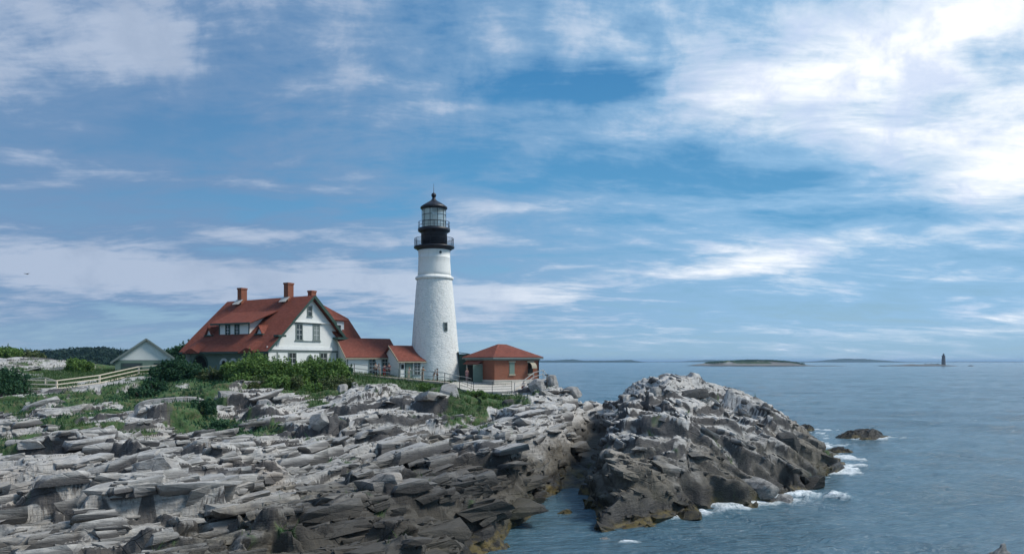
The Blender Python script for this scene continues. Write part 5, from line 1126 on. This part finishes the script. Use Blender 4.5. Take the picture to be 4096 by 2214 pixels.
# ------------------------------------------------------------------ paved yard by the brick building, footing, path
def sheet(name, pts, z_th, mt, label, kind='structure', cat=None):
    m_ = MB(); m_.slab(pts, z_th); o = m_.build(name, M[mt], None); tag(o, label, cat, kind=kind); return o
pp = lambda px, D, z: ((px-2048)/F*D, D, z)
sheet('pavement', [pp(1835, 103, 7.22), pp(1795, 97, 7.12), pp(1848, 92.2, 6.5), pp(1897, 90.2, 6.27), pp(1990, 90.0, 6.27), pp(2052, 90.6, 6.36), pp(2085, 96, 6.95), pp(2110, 99.5, 7.25), pp(2000, 104, 7.28)], .6, 'concrete', 'pale concrete yard in front of the brick building')
sheet('path', [pp(1352, 96.2, 8.52), pp(1500, 96.0, 8.05), pp(1650, 95.8, 7.62), pp(1795, 95.5, 7.2), pp(1800, 98.6, 7.2), pp(1650, 99.2, 7.66), pp(1500, 99.4, 8.08), pp(1352, 99.6, 8.52)], .25, 'path', 'gravel path sloping down along the buildings to the tower')
ft = MB(); a = pp(2008, 88.2, 0); b_ = pp(2058, 88.2, 0)
ft.box6([(a[0], 88.2, 5.0), (b_[0], 88.2, 5.0), (b_[0], 90.1, 5.0), (a[0], 90.1, 5.0), (a[0], 88.2, 6.05), (b_[0], 88.2, 6.05), (b_[0], 90.1, 6.05), (a[0], 90.1, 6.05)])
tag(ft.build('retaining_wall', M['concrete'], None, loc=(a[0], 89, 5.0), bevel=.03), 'short block of pale concrete wall below the yard corner', 'wall')

# ------------------------------------------------------------------ fences
def fence(name, label, pts, hgt, rails, mats, post_w=.12, rail_w=.10, rail_h=.14, sag=0., group=None):
    P0 = Vector(pts[0]); e = empty(name, P0, label, 'fence', group)
    for p in pts:
        m_ = MB(); m_.bar((p[0], p[1], p[2]-.35), (p[0], p[1], p[2]+hgt), post_w, post_w); m_.build('post', M[mats[0]], e)
    for f_ in rails:
        m_ = MB(); off = -post_w/2-rail_w/2-.003
        for p, q in zip(pts[:-1], pts[1:]):
            n = 4
            for k in range(n):
                a = Vector(p).lerp(Vector(q), k/n); b_ = Vector(p).lerp(Vector(q), (k+1)/n)
                sa, sb = -sag*math.sin(math.pi*k/n), -sag*math.sin(math.pi*(k+1)/n)
                m_.bar((a.x, a.y+off, a.z+hgt*f_+sa), (b_.x, b_.y+off, b_.z+hgt*f_+sb), rail_w, rail_h)
        m_.build('rail', M[mats[1]], e)
    return e
def gp3(px, D, dz=0.): x = (px-2048)/F*D; return (x, D, gzf(x, D)+dz)
def fp(px, py, D): return ((px-2048)/F*D, D, CZ+(HY-py)/F*D)
fence('rail_fence', 'long white wooden rail fence climbing the left bank to the garage', [fp(-120, 1545, 84), fp(60, 1553, 85), fp(227, 1557, 86), fp(398, 1534, 90), fp(555, 1498, 95), fp(700, 1487, 97)], 1.12, (.93, .52, .10), ('whiterail', 'whiterail'), .16, .07, .12)
fence('gate_rail', 'short raised white rail with one post left of the long rail fence', [fp(80, 1530, 87.5), fp(181, 1524, 87.5), fp(227, 1536, 86.6)], .42, (1.0,), ('whiterail', 'whiterail'), .13, .07, .12)
pth = [(1352, 1483, 97), (1417, 1487, 96.6), (1508, 1499, 96), (1596, 1509, 95.5), (1690, 1517, 95.2), (1779, 1524, 95), (1838, 1540, 93)]
fence('path_fence', 'pale two rail fence running down beside the path to the tower', [fp(*p) for p in pth], 1.15, (.95, .45), ('iron', 'rail'), .08, .05, .09)
yd = [(1838, 1546, 92.2), (1894, 1566, 89.9), (1969, 1566, 89.7), (2047, 1563, 90.0)]
fence('yard_fence', 'thin iron railing with four bars along the front of the paved yard', [fp(*p) for p in yd], 1.22, (1.0, .74, .5, .24), ('iron', 'iron'), .06, .03, .04)
yr = [(1800, 1526, 97), (1870, 1540, 94.5), (1885, 1545, 93.5)]
fence('inner_railing', 'short iron railing beside the tower foot on the yard', [fp(*p) for p in yr], 1.0, (1.0, .5), ('iron', 'rail'), .05, .04, .06)
pts = [gp3(2058, 90.5), gp3(2095, 91.5), gp3(2135, 92.5), gp3(2172, 93.2), gp3(2205, 94)]
fence('point_fence', 'weathered grey rail fence climbing the pale rocks at the point', pts, 1.15, (1.0, .55), ('rail', 'rail'), .09, .06, .08)
m_ = MB(); q = gp3(2187, 88.5); m_.bar((q[0], q[1], q[2]-.4), (q[0]+.05, q[1], q[2]+1.7), .16, .14, 8); m_.bar((q[0]-.25, q[1], q[2]+1.66), (q[0]+.28, q[1], q[2]+1.74), .12, .1, 8)
tag(m_.build('post', M['iron'], None, loc=q), 'dark weathered stump post standing alone on the pale rocks', 'post')

# ------------------------------------------------------------------ people
def skin(name, verts, edges, mat_, parent, loc, root=0):
    me = bpy.data.meshes.new(name); me.from_pydata([v[:3] for v in verts], edges, []); me.update()
    o = link_mesh(name, me, mat_, parent)
    md = o.modifiers.new('skin', 'SKIN'); 
    if not me.skin_vertices: me.skin_vertices.new(name='')
    for i, v in enumerate(verts): me.skin_vertices[0].data[i].radius = (v[3], v[3] if len(v) < 5 else v[4]); me.skin_vertices[0].data[i].use_root = (i == root)
    md.use_smooth_shade = True; s_ = o.modifiers.new('sub', 'SUBSURF'); s_.levels = s_.render_levels = 1
    o.location = loc; return o
SKINM = mat('skin', (.42, .24, .17), .6)[0]; HAIR = {'dark': mat('dark_hair', (.02, .015, .012), .6)[0], 'light': mat('light_hair', (.25, .17, .09), .6)[0]}
def cloth(name, c_): return worn(name, c_, .85, .2, 6)
def person(px, D, zf, h_, yaw, label, shirt, trousers, hair='dark', pose='stand', hat=False):
    x = (px-2048)/F*D; e = empty('person', (x, D, zf), label, 'person'); e.rotation_euler = (0, 0, yaw); k = h_/1.72
    lean = {'stand': 0, 'lean': .18, 'sit': .1, 'bend': .35}[pose]; hz_ = .9 if pose != 'sit' else .45
    y_ = lambda z: -lean*max(0, z-hz_)     # leaning forward (-y is forward)
    if pose == 'sit': legs = [((s*.09, 0, .45), (s*.11, -.42, .47), (s*.11, -.44, .08), (s*.11, -.56, .04)) for s in (-1, 1)]
    else: legs = [((s*.09, 0, .88), (s*.10, -.02 if s < 0 else .04, .48), (s*.10, .0 if s < 0 else .06, .08), (s*.11, -.13 if s < 0 else -.08, .04)) for s in (-1, 1)]
    b0 = hz_
    sh = b0+.53
    arm = {'stand': [(.19, 0, sh), (.24, .02, sh-.28), (.23, -.07, sh-.52), (.22, -.10, sh-.62)], 'lean': [(.19, 0, sh), (.27, -.16, sh-.22), (.16, -.38, sh-.16), (.12, -.46, sh-.12)], 'sit': [(.19, 0, sh), (.24, -.08, sh-.27), (.15, -.30, sh-.38), (.12, -.38, sh-.4)], 'bend': [(.19, 0, sh), (.23, -.2, sh-.25), (.18, -.42, sh-.3), (.16, -.5, sh-.32)]}[pose]
    T = lambda p, r_, r2=None: (p[0]*k, (p[1]+y_(p[2]))*k, p[2]*k, r_*k, (r2 or r_)*k)
    V = [T((0, 0, b0), .13, .10), T((0, 0, b0+.22), .12, .09), T((0, 0, b0+.46), .15, .09), T((0, 0, b0+.58), .055), T((0, -.01, b0+.66), .06, .065), T((0, -.02, b0+.76), .08, .095), T((0, -.01, b0+.83), .05, .06)]
    E = [(0, 1), (1, 2), (2, 3), (3, 4), (4, 5), (5, 6)]
    for L_ in legs:
        i = len(V); V += [T(L_[0], .085), T(L_[1], .055), T(L_[2], .038), T(L_[3], .035)]; E += [(0, i), (i, i+1), (i+1, i+2), (i+2, i+3)]
    for s in (-1, 1):
        i = len(V); V += [T((s*arm[0][0], arm[0][1], arm[0][2]), .045), T((s*arm[1][0], arm[1][1], arm[1][2]), .036), T((s*arm[2][0], arm[2][1], arm[2][2]), .026), T((s*arm[3][0], arm[3][1], arm[3][2]), .03, .018)]
        E += [(2, i), (i, i+1), (i+1, i+2), (i+2, i+3)]
    skin('body', V, E, SKINM, e, (0, 0, 0))
    g = .022*k; up = lambda v, f=g: (v[0], v[1], v[2], v[3]+f, v[4]+f)
    SV = [up(V[0]), up(V[1]), up(V[2])]+[up(V[15]), (*[(V[15][q]+V[16][q])/2 for q in range(3)], .05*k, .05*k)]+[up(V[19]), (*[(V[19][q]+V[20][q])/2 for q in range(3)], .05*k, .05*k)]
    skin('shirt', SV, [(0, 1), (1, 2), (2, 3), (3, 4), (2, 5), (5, 6)], shirt, e, (0, 0, 0))
    TV = [up(V[0], g*.6)]+[up(V[q], g) for q in (7, 8, 9, 11, 12, 13)]
    skin('trousers', TV, [(0, 1), (1, 2), (2, 3), (0, 4), (4, 5), (5, 6)], trousers, e, (0, 0, 0))
    hd = Vector(V[5][:3]); bm = bmesh.new(); bmesh.ops.create_uvsphere(bm, u_segments=16, v_segments=10, radius=.112*k)
    for v_ in bm.verts:
        if v_.co.z < -.02*k and v_.co.y < .02*k: v_.co *= .7
        v_.co.y += .018*k; v_.co.z += .03*k
    me = bpy.data.meshes.new('hair'); bm.to_mesh(me); bm.free()
    for p in me.polygons: p.use_smooth = True
    ho = link_mesh('hair', me, HAIR[hair], e); ho.location = hd
    return e
red = cloth('red_cloth', (.30, .045, .035)); maroon = cloth('maroon_cloth', (.12, .03, .04)); mustard = cloth('mustard_cloth', (.42, .24, .08)); darkc = cloth('dark_cloth', (.05, .04, .04)); beige = cloth('beige_cloth', (.45, .36, .28)); pink = cloth('pink_cloth', (.42, .22, .22)); whitec = cloth('white_cloth', (.65, .62, .60)); navy = cloth('navy_cloth', (.03, .035, .06))
def pz(px): return float(np.interp(px, [1352, 1500, 1650, 1800, 1835], [8.52, 8.06, 7.64, 7.2, 7.2]))
for a in [(1503, 97.4, 1.70, .3, 'person in beige with dark hair at the left of the group by the tall window', beige, darkc, 'dark', 'stand'),
          (1518, 98.0, 1.60, -.5, 'fair haired person in pale clothes second in the group by the tall window', whitec, beige, 'light', 'lean'),
          (1538, 97.6, 1.62, 3.0, 'person in a bright red top standing behind the path fence', red, red, 'dark', 'stand'),
          (1556, 97.6, 1.78, .2, 'person in a maroon shirt right of the one in bright red', maroon, darkc, 'dark', 'stand'),
          (1690, 97.2, 1.70, 2.6, 'person in mustard yellow leaning on the path fence', mustard, beige, 'dark', 'lean'),
          (1735, 97.0, 1.40, 1.2, 'dark clothed person bending at the left of the pair before the tower', darkc, beige, 'dark', 'bend'),
          (1749, 97.2, 1.62, -1.4, 'dark clothed person standing at the right of the pair before the tower', darkc, darkc, 'dark', 'stand')]:
    person(a[0], a[1], pz(a[0]), *a[2:])
person(1635, 98.9, pz(1635), 1.5, .6, 'person in white bending in front of the green door', whitec, beige, 'light', 'bend')
person(1868, 100.4, 7.26, 1.72, .2, 'person in a pink shirt beside the dark entry of the brick building', pink, pink, 'light', 'stand')
sx, sy, sz_ = gp3(2096, 96.5); person(2096, 96.5, sz_-.05, 1.7, -.6, 'person in a pale top and dark red sitting on the rocks by the brick wall', whitec, maroon, 'dark', 'sit')

# ------------------------------------------------------------------ far islands, second lighthouse, gull
def island(px0, px1, D, prof_, dep, label, mt, name='island', n=240, seed=1):
    x0, x1 = (px0-2048)/F*D, (px1-2048)/F*D; xc = (x0+x1)/2
    xs = np.linspace(x0, x1, n); m2 = 40; ys = np.linspace(-dep/2, dep/2, m2); Xg, Yg = np.meshgrid(xs, ys)
    t = (Xg-x0)/(x1-x0); top = np.interp(t, [p[0] for p in prof_], [p[1] for p in prof_])
    H_ = top*(1-(2*Yg/dep)**2)**1.0*(.8+.4*fbm((Xg*.05).ravel(), (Yg*.05).ravel(), 4, seed).reshape(Xg.shape))-.8
    f = np.arange(n*m2).reshape(m2, n)[:-1, :-1]
    me = np_mesh(name, np.stack([Xg.ravel()-xc, Yg.ravel(), H_.ravel()], 1), np.stack([f, f+1, f+n+1, f+n], -1).reshape(-1, 4), False)
    set_attr(me, 'veg', (fbm((Xg*.03).ravel(), (Yg*.06).ravel(), 3, 4) > .5)*(H_.ravel() > 5)*1.0)
    o = link_mesh(name, me, mt); o.location = (xc, D+dep/2, 0); tag(o, label, kind='structure'); return xc, D
xc, yc = island(2785, 3320, 1440, [(0, 1.2), (.08, 4), (.25, 10), (.45, 12), (.62, 11.5), (.75, 9), (.83, 6), (.9, 3), (1, 1.2)], 130, 'low scrubby island on the horizon', M['rock_far'])
island(3240, 3420, 1440, [(0, 2.4), (.6, 2.0), (1, .9)], 60, 'thin reef trailing right of the scrubby island', M['seaweed_rock'], 'reef', 80, 4)
island(3560, 3850, 1440, [(0, 2), (.3, 3), (.4, 5), (.55, 3.8), (.72, 4.2), (.82, 4), (.9, 2.8), (1, 2)], 60, 'low ledge of rock under the distant lighthouse', M['rock_far'], 'reef', 140, 5)
island(3885, 3905, 1440, [(0, 1), (.5, 3), (1, 1)], 20, 'speck of reef right of the distant lighthouse', M['seaweed_rock'], 'reef', 20, 6)
rgv = np.random.default_rng(3); nv = 5000
ix = rgv.uniform(.15, .85, nv); keepv = fbm(ix*14, ix*0+3, 3, 2) > .42; ix = ix[keepv]; xi = (2785+ix*535-2048)/F*1440; yi = 1440+rgv.uniform(20, 90, len(ix))
zi = np.interp(ix, [0, .25, .45, .62, .75, .85], [2, 7.5, 10, 9.5, 7, 3])+rgv.random(len(ix))*2.6
V, Fq = leaves(np.stack([xi, yi, zi], 1), np.full(len(ix), 1.4), .7, 3); tag(link_mesh('island_scrub', np_mesh('island_scrub', V, Fq), M['leafdark']), 'dark green scrub covering the middle of the far island', 'scrub', kind='stuff')
far_m = M['forest']
island(2100, 2600, 5200, [(0, 14), (.25, 16), (.4, 22), (.5, 13), (.75, 15), (.88, 19), (1, 2)], 500, 'low blue shore on the horizon right of the brick building', far_m, 'hills', 160, 7)
island(2560, 3150, 7000, [(0, 3), (.3, 6), (.5, 22), (.7, 15), (1, 2)], 500, 'faint blue shore behind the scrubby island', far_m, 'hills', 160, 8)
island(3200, 3720, 5600, [(0, 2), (.3, 10), (.5, 30), (.65, 27), (.85, 10), (1, 2)], 700, 'faint blue hill behind the distant lighthouse', far_m, 'hills', 160, 9)
island(3700, 4300, 7000, [(0, 3), (.3, 7), (1, 6)], 500, 'faint strip of shore at the right edge', far_m, 'hills', 100, 10)
fx, fy = (3786-2048)/F*1455, 1465.; ledge = empty('distant_lighthouse', (fx, fy, 2), 'distant dark grey stone lighthouse standing on a ledge in the sea', 'lighthouse')
stone = worn('grey_granite', (.17, .15, .15), .9, .3, .3)
m_ = MB(); m_.lathe([(3.7, 0), (3.6, 6), (3.2, 14), (2.9, 19.5), (3.4, 20), (3.4, 20.6), (2.6, 20.7)], 24, (fx, fy)); m_.build('tower_shaft', stone, ledge)
m_ = MB(); m_.lathe([(1.7, 20.6), (1.7, 23), (2.0, 23.1), (1.0, 24.2), (.3, 24.8), (.1, 26.5)], 16, (fx, fy)); m_.build('lantern', M['black'], ledge)
m_ = MB(); m_.lathe([(.3, 0), (.3, 7)], 8, (fx-24, fy)); m_.bar((fx-38, fy, 4.5), (fx-6, fy, 4.2), .8, .6); m_.bar((fx-36, fy, 1), (fx-36, fy, 6), .7); m_.bar((fx-12, fy, 1), (fx-12, fy, 5.5), .7); m_.build('pier', stone, ledge)
# gull
gx_, gD = (108-2048)/F*150, 150.; gzz = CZ+(HY-1095)/F*150
gull = empty('gull', (gx_, gD, gzz), 'dark winged gull gliding low in the sky at the left', 'bird')
m_ = MB(); m_.lathe([(.01, -.35), (.07, -.25), (.11, 0), (.08, .2), (.05, .3), (.01, .38)], 12)
v2 = [(p[2], p[1], p[0]) for p in m_.v]; m_.v = v2; gm = mat('gull_grey', (.16, .16, .18), .8)[0]; m_.build('body', gm, gull, loc=(0, 0, 0))
for s in (-1, 1):
    m_ = MB(); m_.slab([(.08, s*.05, .03), (.16, s*.4, .14), (.02, s*.85, .10), (-.06, s*.84, .095), (-.10, s*.4, .12), (-.14, s*.05, .02)], .025); m_.build('wing', gm, gull, loc=(0, 0, 0))
gull.rotation_euler = (0, 0, R(75))
# air
def haze():
    m_ = bpy.data.materials.new('haze'); m_.use_nodes = True; t = NT(m_.node_tree); t.n.clear(); o = t.new('ShaderNodeOutputMaterial'); v = t.new('ShaderNodeVolumePrincipled')
    v.inputs['Color'].default_value = (.50, .74, 1.0, 1); v.inputs['Density'].default_value = .00008; v.inputs['Anisotropy'].default_value = .2
    t.l.new(v.outputs[0], o.inputs['Volume'])
    mb = MB(); a, b_, c0, c1 = -9500, 9500, -300, 61000
    mb.box6([(a*7, c0, -4), (b_*7, c0, -4), (b_*7, c1, -4), (a*7, c1, -4), (a*7, c0, 40), (b_*7, c0, 40), (b_*7, c1, 40), (a*7, c1, 40)])
    h = mb.build('haze', m_, None); tag(h, 'thin blue sea haze in the air', kind='stuff')
haze()
